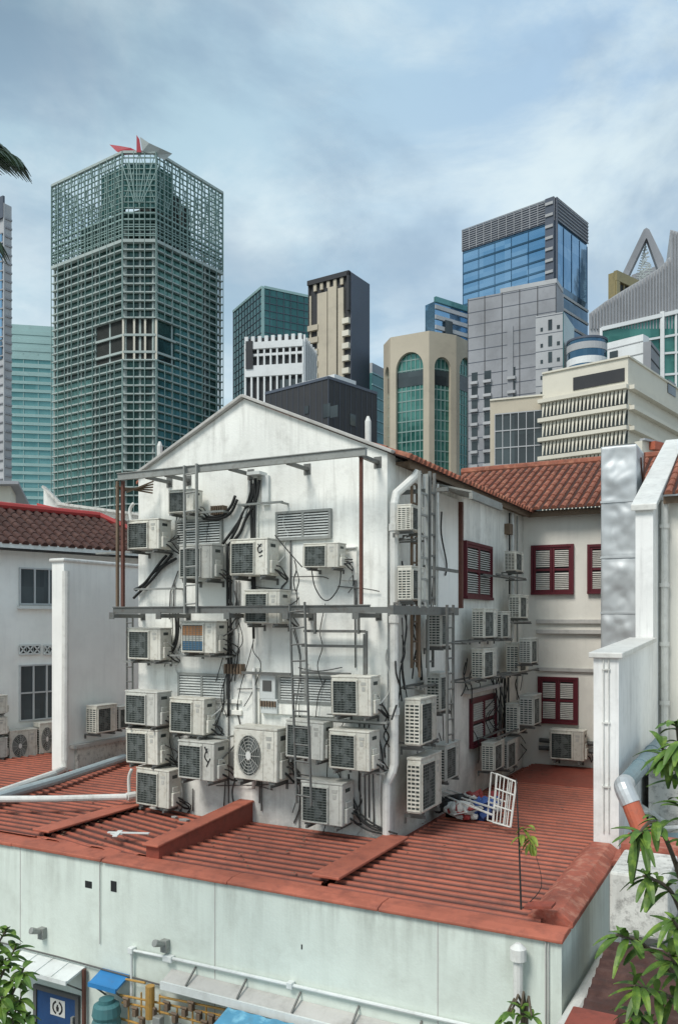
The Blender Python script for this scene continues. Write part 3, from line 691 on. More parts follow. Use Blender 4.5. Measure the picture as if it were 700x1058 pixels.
# ------------------------------------------------------------------ air conditioners
UW, UD, UH = .80, .30, .58
def make_ac(kind, body):
    """prototype at the origin: x along the front 0..UW, front faces -y, back at y=UD"""
    root = thing('air_conditioner', 'x', 'air conditioner', (0,0,0))
    m = MB(); m.box(0, UW, 0, UD, .03, UH-.015); o = obj('casing', m, body, root, True, bevel=.012)
    m = MB(); m.box(-.006, UW+.006, -.006, UD+.006, UH-.014, UH+.012); obj('top_cover', m, body, root, True, bevel=.006)
    m = MB(); m.box(.05, .16, .02, UD-.02, 0, .029); m.box(UW-.16, UW-.05, .02, UD-.02, 0, .029); obj('foot', m, M['steel'], root, True)
    # fan opening
    if kind == 'round':
        cx, cz, r = .29, UH/2, .215
        m = MB(); m.tube([(cx, -.003, cz), (cx, -.0005, cz)], r, 32); g = obj('fan_grille', m, M['acdark'], root, True)
        m = MB()
        for rr in (.05, .085, .12, .155, .19, .215):
            m.tube([(cx+math.cos(t)*rr, -.022, cz+math.sin(t)*rr) for t in [2*math.pi*k/28 for k in range(29)]], .0035, 5)
        for k in range(12):
            t = 2*math.pi*k/12; m.bar((cx+.04*math.cos(t), -.024, cz+.04*math.sin(t)), (cx+r*math.cos(t), -.018, cz+r*math.sin(t)), .006)
        obj('wire_guard', m, M['acwirel'], g, True)
        m = MB(); m.tube([(cx, -.028, cz), (cx, -.02, cz)], .045, 16); obj('badge', m, M['badge'], g, True)
    else:
        fx0, fx1, fz0, fz1 = .045, .515, .065, UH-.065
        m = MB(); m.box(fx0, fx1, -.004, -.0005, fz0, fz1); g = obj('fan_grille', m, M['acdark'], root, True)
        m = MB(); t = .016
        for a in ((fx0-t, fx1+t, fz1, fz1+t), (fx0-t, fx1+t, fz0-t, fz0), (fx0-t, fx0, fz0, fz1), (fx1, fx1+t, fz0, fz1)): m.box(a[0], a[1], -.022, -.0008, a[2], a[3])
        obj('grille_frame', m, body, g, True)
        m = MB(); n = 13
        for k in range(1, n): z = fz0+(fz1-fz0)*k/n; m.box(fx0, fx1, -.018, -.013, z-.0035, z+.0035)
        for k in range(1, 6): x = fx0+(fx1-fx0)*k/6; m.box(x-.003, x+.003, -.021, -.018, fz0, fz1)
        obj('wire_guard', m, M['acwire'], g, True)
        cx, cz, r = (fx0+fx1)/2, (fz0+fz1)/2, .2
    m = MB()
    for k in range(3):                          # fan blades just behind the guard
        t0 = 2*math.pi*k/3+.4; P = []
        for q in range(7):
            t = t0+q*.19; P.append((cx+math.cos(t)*r*.92, -.006, cz+math.sin(t)*r*.92))
        for q in range(6, -1, -1):
            t = t0+.35+q*.13; P.append((cx+math.cos(t)*r*.25, -.006, cz+math.sin(t)*r*.25))
        m.slab(P, (0, -.002, 0))
    m.tube([(cx, -.010, cz), (cx, -.005, cz)], .05, 14); obj('fan', m, M['acfan'], g, True)
    # front seam and small maker's plate without readable text
    m = MB(); m.box(.548, .552, -.002, .002, .04, UH-.02); m.box(UW-.06, UW-.057, -.002, .002, .04, UH-.02); obj('seam', m, M['cable'], root, True)
    m = MB(); m.box(.60, .70, -.004, -.0005, UH-.115, UH-.075); m.box(.62, .68, -.004, -.0005, UH-.2, UH-.14); obj('badge', m, M['acwirel'], root, True)
    # right flank: handle, valve cover
    m = MB(); m.box(UW+.0005, UW+.004, .08, .2, UH-.12, UH-.07); obj('handle', m, M['acdark'], root, True)
    m = MB(); m.box(UW+.001, UW+.055, .05, .22, .06, .26); m.box(UW+.001, UW+.03, .07, .2, .26, .34); obj('valve_cover', m, body, root, True, bevel=.012)
    # left flank: coil intake with bars
    m = MB(); m.box(-.004, -.0005, .02, UD-.02, .06, UH-.06); c = obj('coil_intake', m, M['acdark'], root, True)
    m = MB()
    for k in range(0, 12): z = .06+(UH-.12)*k/11; m.box(-.012, -.0042, .015, UD-.015, z-.009, z+.009)
    for y in (.018, .108, .20, UD-.018): m.box(-.014, -.0122, y-.009, y+.009, .05, UH-.05)
    obj('intake_bars', m, body, c, True)
    # pipes to the wall and wall bracket
    m = MB(); m.tube([(UW+.05, .13, .12), (UW+.09, .16, .09), (UW+.10, .26, .02), (UW+.08, .42, -.03)], .014, 7, smooth=4)
    m.tube([(UW+.05, .17, .18), (UW+.12, .2, .16), (UW+.13, .3, .06), (UW+.10, .42, .0)], .010, 7, smooth=4); obj('refrigerant_pipe', m, M['hose'], root, True)
    for x in (.12, UW-.12):
        m = MB(); m.box(x-.02, x+.02, -.02, UD+.13, -.035, -.001); m.box(x-.02, x+.02, UD+.10, UD+.13, -.10, -.036); obj('bracket', m, M['steel'], root, True)
    return root
def parts_off(root, names):
    for ch in list(root.children):
        if ch.name.split('.')[0] in names: bpy.data.objects.remove(ch)
protoA = make_ac('square', M['acbody']); protoB = make_ac('square', M['acgrey']); protoR = make_ac('round', M['acbody'])
GRP = {'g': 'air conditioners hung on the gable wall', 's': 'air conditioners along the side wall', 'l': 'air conditioners by the house on the left'}
PROTO = {'A': protoA, 'B': protoB, 'R': protoR}
def put(kind, loc, w, d, h, rz, label, grp):
    o = copy_tree(PROTO[kind]); o.location = loc; o.rotation_euler = (0, 0, rz); o.scale = (w/UW, d/UD, h/UH)
    o['label'] = label; o['group'] = GRP[grp]; return o
GAP = .13
gab = [
 ('A', 174, 199, 507, 532, .26, 'small air conditioner highest on the gable, behind the tall ladder'),
 ('A', 131.5, 164, 538, 570, .32, 'cream air conditioner at the upper left edge of the gable beside rusty posts'),
 ('A', 237.5, 276, 558, 597, .34, 'air conditioner with a black swirl mark near the middle of the gable'),
 ('A', 313, 349, 562, 588, .26, 'low wide air conditioner under the upper right louvre with a hanging cable loop'),
 ('B', 185, 219, 564, 600, .32, 'grey air conditioner under the upper left louvre behind the ladder rails'),
 ('A', 252, 288, 610, 646, .34, 'air conditioner crossed by the lower steel beam at mid gable'),
 ('A', 132, 165, 649, 683, .3, 'cream air conditioner just below the beam at the left edge of the gable'),
 ('A', 187, 223, 642, 676, .32, 'air conditioner with orange and blue fan grille below the beam'),
 ('B', 129, 163, 714, 750, .36, 'topmost of the stack of three air conditioners at the left edge of the gable'),
 ('A', 175, 210, 721, 759, .32, 'air conditioner just under the lower left louvre vent'),
 ('A', 130.5, 163, 753, 790, .32, 'middle of the stack of three air conditioners at the left edge of the gable'),
 ('B', 184, 221, 765, 806, .4, 'deep air conditioner with a torn black mark below the lower left louvre'),
 ('A', 140.5, 175, 793, 833, .3, 'lowest air conditioner of the left stack, just above the red roof'),
 ('R', 241.5, 286, 751, 807, .36, 'large air conditioner with round wire fan guard at lower middle of the gable'),
 ('B', 295, 334, 744, 784, .3, 'grey air conditioner directly behind the leaning lower ladder'),
 ('A', 342.5, 383, 699, 741, .34, 'air conditioner beside the lower right louvre vent on the gable'),
 ('A', 340, 382, 754, 796, .34, 'air conditioner right of the lower ladder, below the one beside the louvre'),
 ('B', 311, 353, 807, 852, .38, 'lowest air conditioner at the ladder foot, resting near the red roof'),
]
acs = []
for k, a, b, t, bt, d, lab in gab:
    yf = GY-GAP-d
    p = onY(a, bt, yf); q = onY(b, bt, yf); h = onY(a, t, yf).z-p.z
    acs.append(put(k, (p.x, yf, p.z), q.x-p.x, d, h, 0, lab, 'g')); acs[-1].rotation_euler = (R(random.uniform(-.8,.8)), R(random.uniform(-1.1,1.1)), R(random.uniform(-2,2)))
for q_, o_ in enumerate(acs):                   # loose service lines wandering over the wall
    rr_ = random.Random(q_*7+1)
    for j in range(rr_.choice((1, 2, 2, 3))):
        m = MB(); x = UW+rr_.uniform(.02, .10); up_ = rr_.random() < .5; z0 = rr_.uniform(.1, .35); pts = [(UW+.03, .15, z0)]
        for s_ in range(5):
            pts.append((x+rr_.uniform(-.05, .09), UD+.09, z0+(.16 if up_ else -.15)*(s_+1)))
        m.tube(pts, rr_.uniform(.008, .014), 6, smooth=4); obj('drain_hose', m, M[rr_.choice(('hose', 'cable', 'pvc', 'hose'))], o_, True)
def local_mesh(name, mb, mt, root): return obj(name, mb, mt, root, True)
m = MB()                                         # swirl strokes
def stroke(m, pts, w=.012): m.tube([(x, -.004, z) for x, z in pts], w, 5, smooth=3)
stroke(m, [(.68,.50),(.60,.44),(.63,.37),(.70,.40)], .010); stroke(m, [(.60,.50),(.66,.46)], .008); stroke(m, [(.70,.33),(.63,.31)], .008)
local_mesh('emblem', m, M['ink'], acs[2])
m = MB(); stroke(m, [(.60,.52),(.66,.44)], .014); stroke(m, [(.66,.50),(.60,.38),(.68,.30)], .010); stroke(m, [(.72,.36),(.64,.24)], .009); local_mesh('emblem', m, M['ink'], acs[11])
for ch in acs[7].children:
    if ch.name.startswith('fan_grille'):
        for (z0, z1, mt) in ((.33, .5, 'orange'), (.23, .33, 'badge'), (.08, .23, 'blueprint')):
            m = MB(); m.box(.05, .51, -.0125, -.0045, z0, z1-.001); c_ = obj('printed_sheet', m, M['acgrey' if mt == 'badge' else mt], ch, True)
side = [   # flank left px, corner px, front right px, top, bottom at the corner
 ('A', 412.5, 424.5, 431.5, 521, 549, 'small air conditioner high on the side wall beside the white downpipe'),
 ('A', 412, 425, 433, 585, 622, 'air conditioner just above the beam beside the white downpipe'),
 ('B', 442, 455, 462, 632, 670, 'air conditioner behind the cable trays just below the side wall beam'),
 ('B', 442, 454, 461, 696, 738, 'air conditioner half hidden behind the thin side ladder'),
 ('A', 417.7, 434, 451, 723, 774, 'boxy air conditioner above the big one at the gable corner'),
 ('A', 420.4, 434.5, 456, 785, 845, 'biggest and lowest air conditioner at the gable corner, near the red roof'),
 ('B', 452, 460, 475, 771, 810, 'grey air conditioner behind the big corner one, above the junk pile'),
 ('A', 488, 499.5, 513.5, 629, 661, 'upper air conditioner below the side wall shuttered window, left of its pair'),
 ('A', 513, 518, 527, 632, 661, 'slim air conditioner right beside the upper one below the shuttered window'),
 ('A', 488, 499, 513, 671, 703, 'air conditioner directly above the lower shuttered window of the side wall'),
 ('A', 522.6, 535.7, 545.5, 665, 697, 'front air conditioner of the middle pair in the inner corner'),
 ('B', 536, 548, 556, 660, 687, 'rear air conditioner of the middle pair in the inner corner'),
 ('A', 522, 532, 541, 569.5, 590.5, 'smallest and highest air conditioner in the inner corner'),
 ('A', 526.6, 536.4, 546, 614.5, 640, 'air conditioner second from the top in the inner corner'),
 ('A', 522, 535, 545, 728, 760, 'front air conditioner of the pair beside the lower rear shutters'),
 ('B', 536, 550.4, 559, 719.5, 752, 'rear air conditioner touching the lower rear shutters'),
 ('A', 497, 510, 521, 768.5, 799, 'dusty air conditioner low on the side wall above the red roof'),
 ('B', 514, 524, 535, 767, 797, 'dusty air conditioner behind another, low beside the red roof'),
]
for k, xf, xm, x1_, t, bt, lab in side:
    out = .46 if k == 'A' else .42
    xp = CXW+out
    if xm > 545: xp = CXW+.75
    p = onX(xm, bt, xp); q = onX(x1_, bt, xp); h = onX(xm, t, xp).z-p.z; w = min(1.0, max(.5, q.y-p.y))
    f = onY(xf, bt, p.y); d = min(.40, max(.22, xp-f.x))
    if p.y+w > BY-.08: w = max(.45, BY-.08-p.y)
    put(k, (xp, p.y, p.z), w, d, h, R(90), lab, 's')
yf = BY-.45; p = onY(567.5, 786, yf); q = onY(603, 786, yf); h = onY(568, 754, yf).z-p.z
put('A', (p.x, yf, p.z), q.x-p.x, .32, h, 0, 'air conditioner under the lower rear shuttered window above the red roof', 's')

# ------------------------------------------------------------------ steel rack, ladders, cables on the gable
YR = GY-.62
zu = onY(378, 467, YR).z; zl = onY(300, 630, YR).z
rk = thing('pipe_rack', 'weathered steel rack of beams and posts standing off the gable wall', 'steel rack', (-7.4, YR, zl))
xa_, xb_ = onY(118, 490, YR).x, onY(378, 467, YR).x
m = MB(); m.box(xa_+.1, xb_, YR-.03, YR+.03, zu-.05, zu+.05); m.box(xa_+.1, xb_, YR-.05, YR+.05, zu+.052, zu+.065); obj('beam', m, M['steellt'], rk)
m = MB(); m.box(xa_, xb_+.05, YR-.03, YR+.03, zl-.05, zl+.05); m.box(xa_, xb_+.05, YR-.05, YR+.05, zl+.052, zl+.065); obj('beam', m, M['steel'], rk)
for px in (150, 170, 236, 296, 371):
    a = onY(px, 480, YR).x; m = MB(); m.box(a-.03, a+.03, YR+.032, GY-.012, zu-.06, zu-.01); m.box(a-.06, a+.06, GY-.011, GY-.001, zu-.12, zu+.05); obj('bracket_arm', m, M['steel'], rk)
for px in (122, 170, 240, 300, 372):
    a = onY(px, 630, YR).x; m = MB(); m.box(a-.035, a+.035, YR-.14, GY-.012, zl-.12, zl-.055); m.box(a-.05, a+.05, GY-.011, GY-.001, zl-.16, zl-.02); m.box(a-.05, a+.05, YR-.16, YR-.141, zl-.14, zl-.03); obj('bracket_arm', m, M['steel'], rk)
for px, mt, r in ((127, 'rust', .024), (121.5, 'brown', .02), (373, 'rust', .022)):
    a = onY(px, 560, YR+.06).x; m = MB(); m.box(a-r, a+r, YR+.035, YR+.035+2*r, zl+.07, zu-.052); obj('post', m, M[mt], rk)
for k in range(5):
    a = onY(123+k*3, 500, YR+.2).x; m = MB(); m.bar((a, YR+.1, zu-.12-k*.03), (a+.5-k*.06, GY-.15, zu-.22+k*.05), .025); obj('bracket_arm', m, M['brown'], rk)
# low rack pieces left and right of the lower ladder
m = MB()
for r_ in ((314, 377, 652), (312, 378, 667), (250, 300, 695), (312, 362, 695), (300, 395, 742)):
    p = onY(r_[0], r_[2], GY-.14); q = onY(r_[1], r_[2], GY-.14); m.box(p.x, q.x, GY-.16, GY-.12, p.z-.02, p.z+.02)
for px, y0, y1 in ((325, 628, 655), (370, 628, 655), (378, 652, 697), (376, 655, 700)):
    p = onY(px, y0, GY-.19); m.box(p.x-.015, p.x+.015, GY-.20, GY-.162, onY(px, y1, GY-.19).z, p.z)
each('support_rail', m, M['steel'], 'thin grey steel rail on the gable beside the lower ladder', 'steel rail', 'thin rails around the lower ladder')
def ladder(label, L0, L1, R0, R1, n, w=.028, mt='steel'):
    t = thing('ladder', label, 'ladder', tuple((Vector(L1)+Vector(R1))/2), None)
    for a, b in ((L0, L1), (R0, R1)):
        m = MB(); m.bar(a, b, w, w*1.6, up=(0,1,0)); obj('rail', m, M[mt], t)
    for k in range(n):
        u = (k+.5)/n; a = Vector(L0).lerp(L1, u); b = Vector(R0).lerp(R1, u); m = MB(); m.tube([a, b], .014, 6); obj('rung', m, M[mt], t)
    return t
ladder('tall grey ladder fixed between the two beams at upper left of the gable', onY(190.5, 481, YR-.08), onY(191, 634, YR-.08), onY(203, 479, YR-.08), onY(203.5, 633, YR-.08), 8, mt='steellt')
ladder('lower grey ladder hanging from the beam in front of the gable units', onY(299, 624, YR-.1), onY(306.5, 830, YR-.25), onY(314.5, 622, YR-.1), onY(321.5, 833, YR-.25), 12, .022, mt='steel')
# side wall racks
XR = CXW+.65
sr = thing('side_rack', 'greenish steel cable trays and beams standing against the side wall corner', 'steel rack', (XR, 12.5, zl))
p = onX(403, 631, XR); q = onX(471, 627, XR)
m = MB(); m.box(XR-.04, XR+.04, p.y, q.y, zl-.08, zl+.04); m.box(CXW+.001, XR-.041, p.y+.02, p.y+.08, zl-.06, zl+.02); m.box(CXW+.001, XR-.041, q.y-.1, q.y-.04, zl-.06, zl+.02); obj('beam', m, M['steel'], sr)
p = onX(400, 496, XR); m = MB(); m.box(CXW+.001, XR+.1, GY+.5, GY+.56, ZE-.55, ZE-.49); obj('beam', m, M['steel'], sr)
def vtray(px, y0, y1, w, x, mt):
    a = onX(px-w, (y0+y1)/2, x); b = onX(px+w, (y0+y1)/2, x); zt_ = onX(px, y0, x).z; zb_ = onX(px, y1, x).z
    m = MB(); m.box(x-.02, x+.02, a.y-.01, a.y+.02, zb_, zt_); m.box(x-.02, x+.02, b.y-.02, b.y+.01, zb_, zt_)
    z = zb_+.1
    while z < zt_: m.box(x-.012, x+.012, a.y+.021, b.y-.021, z-.015, z+.015); z += .3
    obj('cable_tray', m, M[mt], sr)
vtray(437, 488, 628, 4, XR+.05, 'steellt'); vtray(446, 488, 625, 2.5, XR+.07, 'steel'); vtray(428, 500, 690, 3, CXW+.2, 'brown')
vtray(444, 640, 690, 3, CXW+.2, 'steel')
for px, y0, y1, r, mt in ((438, 490, 630, .03, 'pvc'), (442, 492, 700, .022, 'steellt'), (433, 500, 700, .02, 'brown'), (448, 490, 625, .018, 'hose'), (452, 500, 640, .018, 'pvc')):
    a = onX(px, 560, CXW+.3); m = MB(); m.tube([(CXW+.3, a.y, onX(px, y1, CXW+.3).z), (CXW+.3, a.y, onX(px, y0, CXW+.3).z)], r, 7); obj('pipe', m, M[mt], sr)
a0 = onX(462, 624, CXW+.75); 
ladder('thin dark ladder hanging below the side wall beam', onX(461.5, 625, CXW+.75), onX(461.5, 768, CXW+.75), onX(468, 625, CXW+.75), onX(467.5, 766, CXW+.75), 9, .03)
m = MB(); p = onX(440, 585, CXW+.35); q = onX(474, 585, CXW+.35); m.box(CXW+.3, CXW+.34, p.y, q.y, p.z-.03, p.z+.02); o = obj('support_arm', m, M['steel'], sr)
# side wall AC shelves
m = MB()
for (x0, x1, y, xx) in ((480, 530, 663.5, .45), (484, 530, 704, .45), (520, 558, 699, .5), (515, 545, 593, .45), (519, 550, 643, .45), (408, 432, 550, .4), (405, 455, 716, .4), (415, 455, 778, .5), (515, 560, 763, .5)):
    a = onX(x0, y, CXW+xx); b = onX(x1, y, CXW+xx); yb2 = min(b.y, BY-.02); a.y = max(a.y, GY+.35)
    for x_ in (xx-.05, xx-.3): m.box(CXW+x_-.015, CXW+x_+.015, a.y, yb2, a.z-.02, a.z+.012)
    for y_ in (a.y+.1, yb2-.1): m.box(CXW+.002, CXW+xx, y_-.015, y_+.015, a.z-.045, a.z-.021)
o = obj('bracket_shelf', m, M['steel'], sr)
# corner pipes on the inner corner
ct = thing('corner_pipes', 'bundle of pipes and cables running down the inner corner of the walls', 'pipes', (CXW+.1, BY-.3, H-3))
for px, y0, y1, r, mt in ((529, 530, 660, .035, 'pvc'), (534, 533, 730, .02, 'steellt'), (526, 530, 620, .018, 'hose'), (521, 700, 770, .02, 'hose'), (517, 700, 760, .015, 'cable'), (525, 700, 765, .02, 'cable')):
    a = onX(px, 600, CXW+.06); m = MB(); m.tube([(CXW+.06, a.y, onX(px, y1, CXW+.06).z), (CXW+.06, a.y, onX(px, y0, CXW+.06).z)], r, 7); obj('pipe', m, M[mt], ct)
m = MB()
for i in range(9):
    x0 = 512+random.uniform(-4, 14); pts = []
    for k in range(5): pts.append(onX(x0+random.uniform(-5, 5), 700+k*14, CXW+.07+random.uniform(0,.1)))
    m.tube(pts, .010, 5, smooth=4)
obj('cable', m, M['hose'], ct)
m = MB(); p = onX(520.5, 541, CXW); q = onX(524, 553, CXW); m.box(CXW+.001, CXW+.12, p.y, q.y, q.z, p.z); obj('junction_box', m, M['brown'], ct)
m = MB()
for y_, o_ in ((765, .1), (773, .14)):
    z = onY(560, y_, BY-o_).z; m.tube([(CXW+.4, BY-o_, z), (-2.35, BY-o_, z)], .05, 8)
obj('pipe', m, M['cable'], ct)

# cables and hoses on the gable
def gcable(label, runs, r, mt, d=.07, cat='cables', name='cable_bundle', smooth=5):
    m = MB()
    for pts in runs:
        m.tube([onY(p[0], p[1], GY-(p[2] if len(p) > 2 else d)) for p in pts], r, 7, smooth=smooth)
    return multi(name, m, M[mt], label, cat, True, 'pipe' if 'pipe' in name else 'cable')
gcable('thick black hoses sweeping down from the hood at the top of the gable', [[(264,494),(260,515),(250,532),(245,545),(238,558)], [(268,496),(264,518),(254,536),(247,552),(236,563)], [(262,500),(254,524),(246,540),(230,562)], [(243,512),(238,524),(228,533),(214,534)], [(245,516),(238,530),(226,536),(210,536)]], .024, 'hose', .09)
gcable('vertical black hoses behind the central gable air conditioners', [[(259,495),(260,560),(261,610),(262,660)], [(264,495),(262,560),(264,640)], [(235,562),(235,640),(236,690),(236,740)], [(238,562),(238,640),(239,690)]], .022, 'hose', .08)
gcable('black hose pair bending down to the left edge of the gable', [[(172,574),(165,582),(152,600),(146,606),(139,609)], [(182,577),(168,586),(156,600),(146,610),(138,618)], [(178,572),(168,584),(158,592),(150,602),(140,610)]], .024, 'hose', .08)
gcable('curved black hose beside the left air conditioner below the beam', [[(181,628),(182,655),(178,668),(168,680)], [(184,628),(184,655),(180,670),(172,680)]], .02, 'hose', .1)
gcable('thin cable loop hanging under the right hand air conditioner', [[(322,590),(325,606),(333,619),(341,619),(350,606),(352,590)], [(284,553),(298,570),(312,586)], [(352,583),(364,581)], [(352,578),(364,578)]], .009, 'hose', .25)
gcable('tangle of thin black cables at the foot of the gable near the corner', [[(361,812),(366,835),(378,850),(395,858)], [(361,820),(368,842),(384,856),(400,860)], [(358,808),(372,840),(392,855),(410,862)], [(366,850),(380,858),(396,862)], [(360,800),(362,830),(372,848)], [(390,760),(394,775),(396,795)]], .014, 'hose', .12)
gcable('thin grey conduits running up the gable between the units', [[(244,600),(244,650)], [(247,600),(247,640)], [(300,545),(300,610)], [(236,690),(236,740),(236,830)], [(264,690),(264,800)], [(180,600),(179,635)], [(184,590),(176,612),(175,640)], [(368,600),(368,625)], [(366,600),(367,690)], [(371,745),(372,850)], [(376,745),(377,850)], [(381,745),(381,845)], [(385,800),(386,855)], [(270,805),(270,838)], [(199,815),(199,838)], [(233,800),(231,838)], [(268,722),(268,830)]], .011, 'cable', .03, smooth=1)
gcable('white insulated pipe hanging down the middle of the gable', [[(258,497),(256,520),(252,535)], [(262,690),(263,740),(262,815)], [(138,520),(134,528),(137,545)]], .03, 'pvc', .08, 'pipe', 'insulated_pipe')
gcable('short white drain pipes at the foot of the gable beside the left stack', [[(136,795),(133,805),(134,828)], [(185,808),(187,820),(185,836)]], .03, 'pvc', .12, 'pipe', 'drain_pipe')
gcable('thin white conduits beneath the right hand air conditioner', [[(393,800),(392,830),(393,856)], [(340,567),(368,566)], [(314,692),(318,686)], [(246,700),(250,688)]], .018, 'pvc', .06, 'conduit', 'conduit')
m = MB()
for x0, x1, y in ((140, 182, 609), (128, 178, 683.5), (176, 232, 532), (246, 292, 522), (168, 236, 677), (182, 236, 758), (318, 400, 742), (372, 398, 797), (100, 172, 572)):
    p = onY(x0, y, GY-.24); q = onY(x1, y, GY-.24); m.box(p.x, q.x, GY-.27, GY-.22, p.z-.015, p.z+.015)
    for xx in (p.x+.05, q.x-.05): m.box(xx-.015, xx+.015, GY-.219, GY-.001, p.z-.015, p.z+.012)
each('support_rail', m, M['steellt'], 'galvanised rail fixed under an air conditioner on the gable', 'steel rail', 'rails under the gable air conditioners')
rc = random.Random(11)
runs = []
for k in range(16):
    x = rc.choice((178, 184, 231, 236, 247, 262, 298, 303, 336)); y0 = rc.uniform(585, 790); n = rc.randint(2, 4)
    pts = [(x, y0, .05)]
    for j in range(n): pts.append((pts[-1][0]+rc.uniform(-9, 9), pts[-1][1]+rc.uniform(14, 34), rc.uniform(.04, .16)))
    runs.append(pts)
gcable('loose thin black wires straggling down the gable between units', runs, .007, 'hose', .06)
runs = []
for k in range(10):
    y = rc.choice((596, 606, 690, 712, 738, 745, 800, 812)); x = rc.uniform(180, 350); runs.append([(x, y, .04), (x+rc.uniform(15, 30), y+rc.uniform(-2, 4), .07), (x+rc.uniform(35, 55), y+rc.uniform(-3, 8), .04)])
gcable('sagging grey wires running sideways across the gable', runs, .008, 'cable', .06)
m = MB()
for k in range(18):
    x = rc.choice((408, 415, 428, 433, 448, 456, 462)); y0 = rc.uniform(520, 740); o = rc.uniform(.03, .2); p0 = onX(x, y0, CXW+o); pts = [p0]
    for j in range(3): pts.append(onX(x+rc.uniform(-5, 6), y0+(j+1)*rc.uniform(16, 34), CXW+rc.uniform(.04, .25)))
    m.tube(pts, rc.uniform(.007, .015), 6, smooth=4)
multi('cable_bundle', m, M['hose'], 'straggling black cables on the side wall near the gable corner', 'cables', True)
m = MB()
for k in range(14):
    x = rc.uniform(480, 545); y0 = rc.uniform(655, 770); p0 = onX(x, y0, CXW+.05); pts = [p0]
    for j in range(3): pts.append(onX(x+rc.uniform(-6, 8), y0+(j+1)*rc.uniform(8, 16), CXW+rc.uniform(.04, .2)))
    m.tube(pts, rc.uniform(.007, .013), 6, smooth=4)
multi('cable_bundle', m, M['hose'], 'loose black cables around the shuttered window low on the side wall', 'cables', True)
# left vertical ladder like tray at the gable's left edge
p = onY(131, 640, GY-.1); q = onY(138, 710, GY-.1)
ladder('short thin ladder at the left edge of the gable', onY(131, 636, GY-.1), onY(131, 712, GY-.1), onY(137, 636, GY-.1), onY(137, 712, GY-.1), 5, .018)
p = onY(263, 487, GY-.1); m = MB(); a = onY(259, 490, GY-.1); b = onY(272, 492, GY-.1); m.box(a.x, b.x, GY-.22, GY-.001, a.z-.03, a.z+.02); m.box(a.x+.18, a.x+.30, GY-.06, GY-.001, a.z-.5, a.z-.031)
tag(obj('pipe_hood', m, M['sheetw'], None), 'small white hood where the hoses enter the gable', 'pipe hood')

# ------------------------------------------------------------------ roof debris
m = MB()
def flat(m, cx, cy, r, z, th=.01, n=5, sx=1, a0=0): m.prism([(cx+math.cos(a0+2*math.pi*k/n)*r*sx, cy+math.sin(a0+2*math.pi*k/n)*r) for k in range(n)], z, z+th)
p = onZ(122, 862, ZD+.07); 
m.bar((p.x-.15, p.y-.05, p.z+.02), (p.x+.45, p.y+.15, p.z+.03), .05, .015); m.bar((p.x-.05, p.y+.1, p.z+.02), (p.x+.1, p.y-.18, p.z+.02), .07, .015); flat(m, p.x-.02, p.y, .10, p.z)
tag(obj('broken_bracket', m, M['sheetw'], None), 'white broken plastic piece lying on the left red roof', 'debris')
m = MB()
for px, py in ((190, 848), (205, 852), (180, 845), (212, 850)):
    p = onZ(px, py, ZD+.06); flat(m, p.x, p.y, random.uniform(.04,.08), p.z, .02, 5, 1.4, random.random())
each('rubble', m, M['concrete'], 'dark rubble bit at the gable foot by the left stack', 'debris', 'rubble at the gable foot')
jp = onZ(490, 832, ZD+.05)
t = thing('junk_pile', 'heap of discarded plastic junk and cloth on the red roof below the side wall', 'junk', (jp.x, jp.y, ZD+.04))
for nm, mt, cols in (('red_cloth', 'plred', 5), ('blue_bag', 'plblue', 4), ('white_scrap', 'plwhite', 9), ('dark_bag', 'ink', 5)):
    m = MB()
    for k in range(cols):
        px = random.uniform(468, 512); py = 836-(px-468)*.05-random.uniform(0, 10) if nm != 'dark_bag' else 830; px = px if nm != 'dark_bag' else random.uniform(455, 480)
        q = onZ(px, py+6, ZD+.06); bm = bmesh.new(); bmesh.ops.create_icosphere(bm, subdivisions=3, radius=random.uniform(.10, .19))
        s_ = random.uniform(0, 50)
        for v in bm.verts: v.co *= 1+.9*noise.noise(v.co*9+Vector((s_,0,0))); v.co.z *= .8; v.co += Vector((q.x, q.y, ZD+.12+random.choice((0,.0))))
        n0 = len(m.v); m.v += [v.co.copy() for v in bm.verts]; m.f += [tuple(n0+v.index for v in f.verts) for f in bm.faces]; bm.free()
    obj(nm, m, M[mt], t)
m = MB()
for k in range(26):
    px = random.uniform(462, 514); q = onZ(px, random.uniform(824, 842), ZD+.1); a = random.uniform(0, 3.14); l = random.uniform(.1, .35)
    m.bar(q, q+Vector((math.cos(a)*l, math.sin(a)*l, random.uniform(0,.12))), .02, .012)
obj('stick', m, M['plwhite'], t)
m = MB()
for (a, b) in (((456, 812), (512, 832)), ((458, 816), (508, 838)), ((462, 810), (515, 828))): m.bar(onZ(a[0], a[1]+6, ZD+.25), onZ(b[0], b[1]+4, ZD+.28), .03, .02)
obj('plank', m, M['pvc'], t)
# white wire rack lying on its side
t0_ = onZ(505, 850, ZD+.05)
t = thing('wire_rack', 'cream wire shelf rack leaning at the end of the junk pile', 'rack', (t0_.x, t0_.y, ZD+.04))
def P4(u, v): # u across, v up the rack; leaning plane
    A = onZ(509, 850, ZD+.06); B = onZ(527, 855, ZD+.06)
    A2 = onY(513, 800, A.y+.15); B2 = onY(533, 808, B.y+.15)
    return A.lerp(B, u).lerp(A2.lerp(B2, u), v)
m = MB()
for u in (0, .2, .4, .6, .8, 1): m.tube([P4(u, 0), P4(u, 1)], .010 if 0 < u < 1 else .018, 6)
for v in (0, .35, .7, 1): m.tube([P4(0, v), P4(1, v)], .014, 6)
sh = Vector((-.10, .08, .0))
for u in (0, 1): m.tube([P4(u, 1), P4(u, 1)+sh*1.2, P4(u, 0)+sh*1.2], .014, 6)
for v in (0, .5, 1): m.tube([P4(0, v)+sh*1.2, P4(1, v)+sh*1.2], .012, 6)
obj('frame', m, M['pvc'], t)
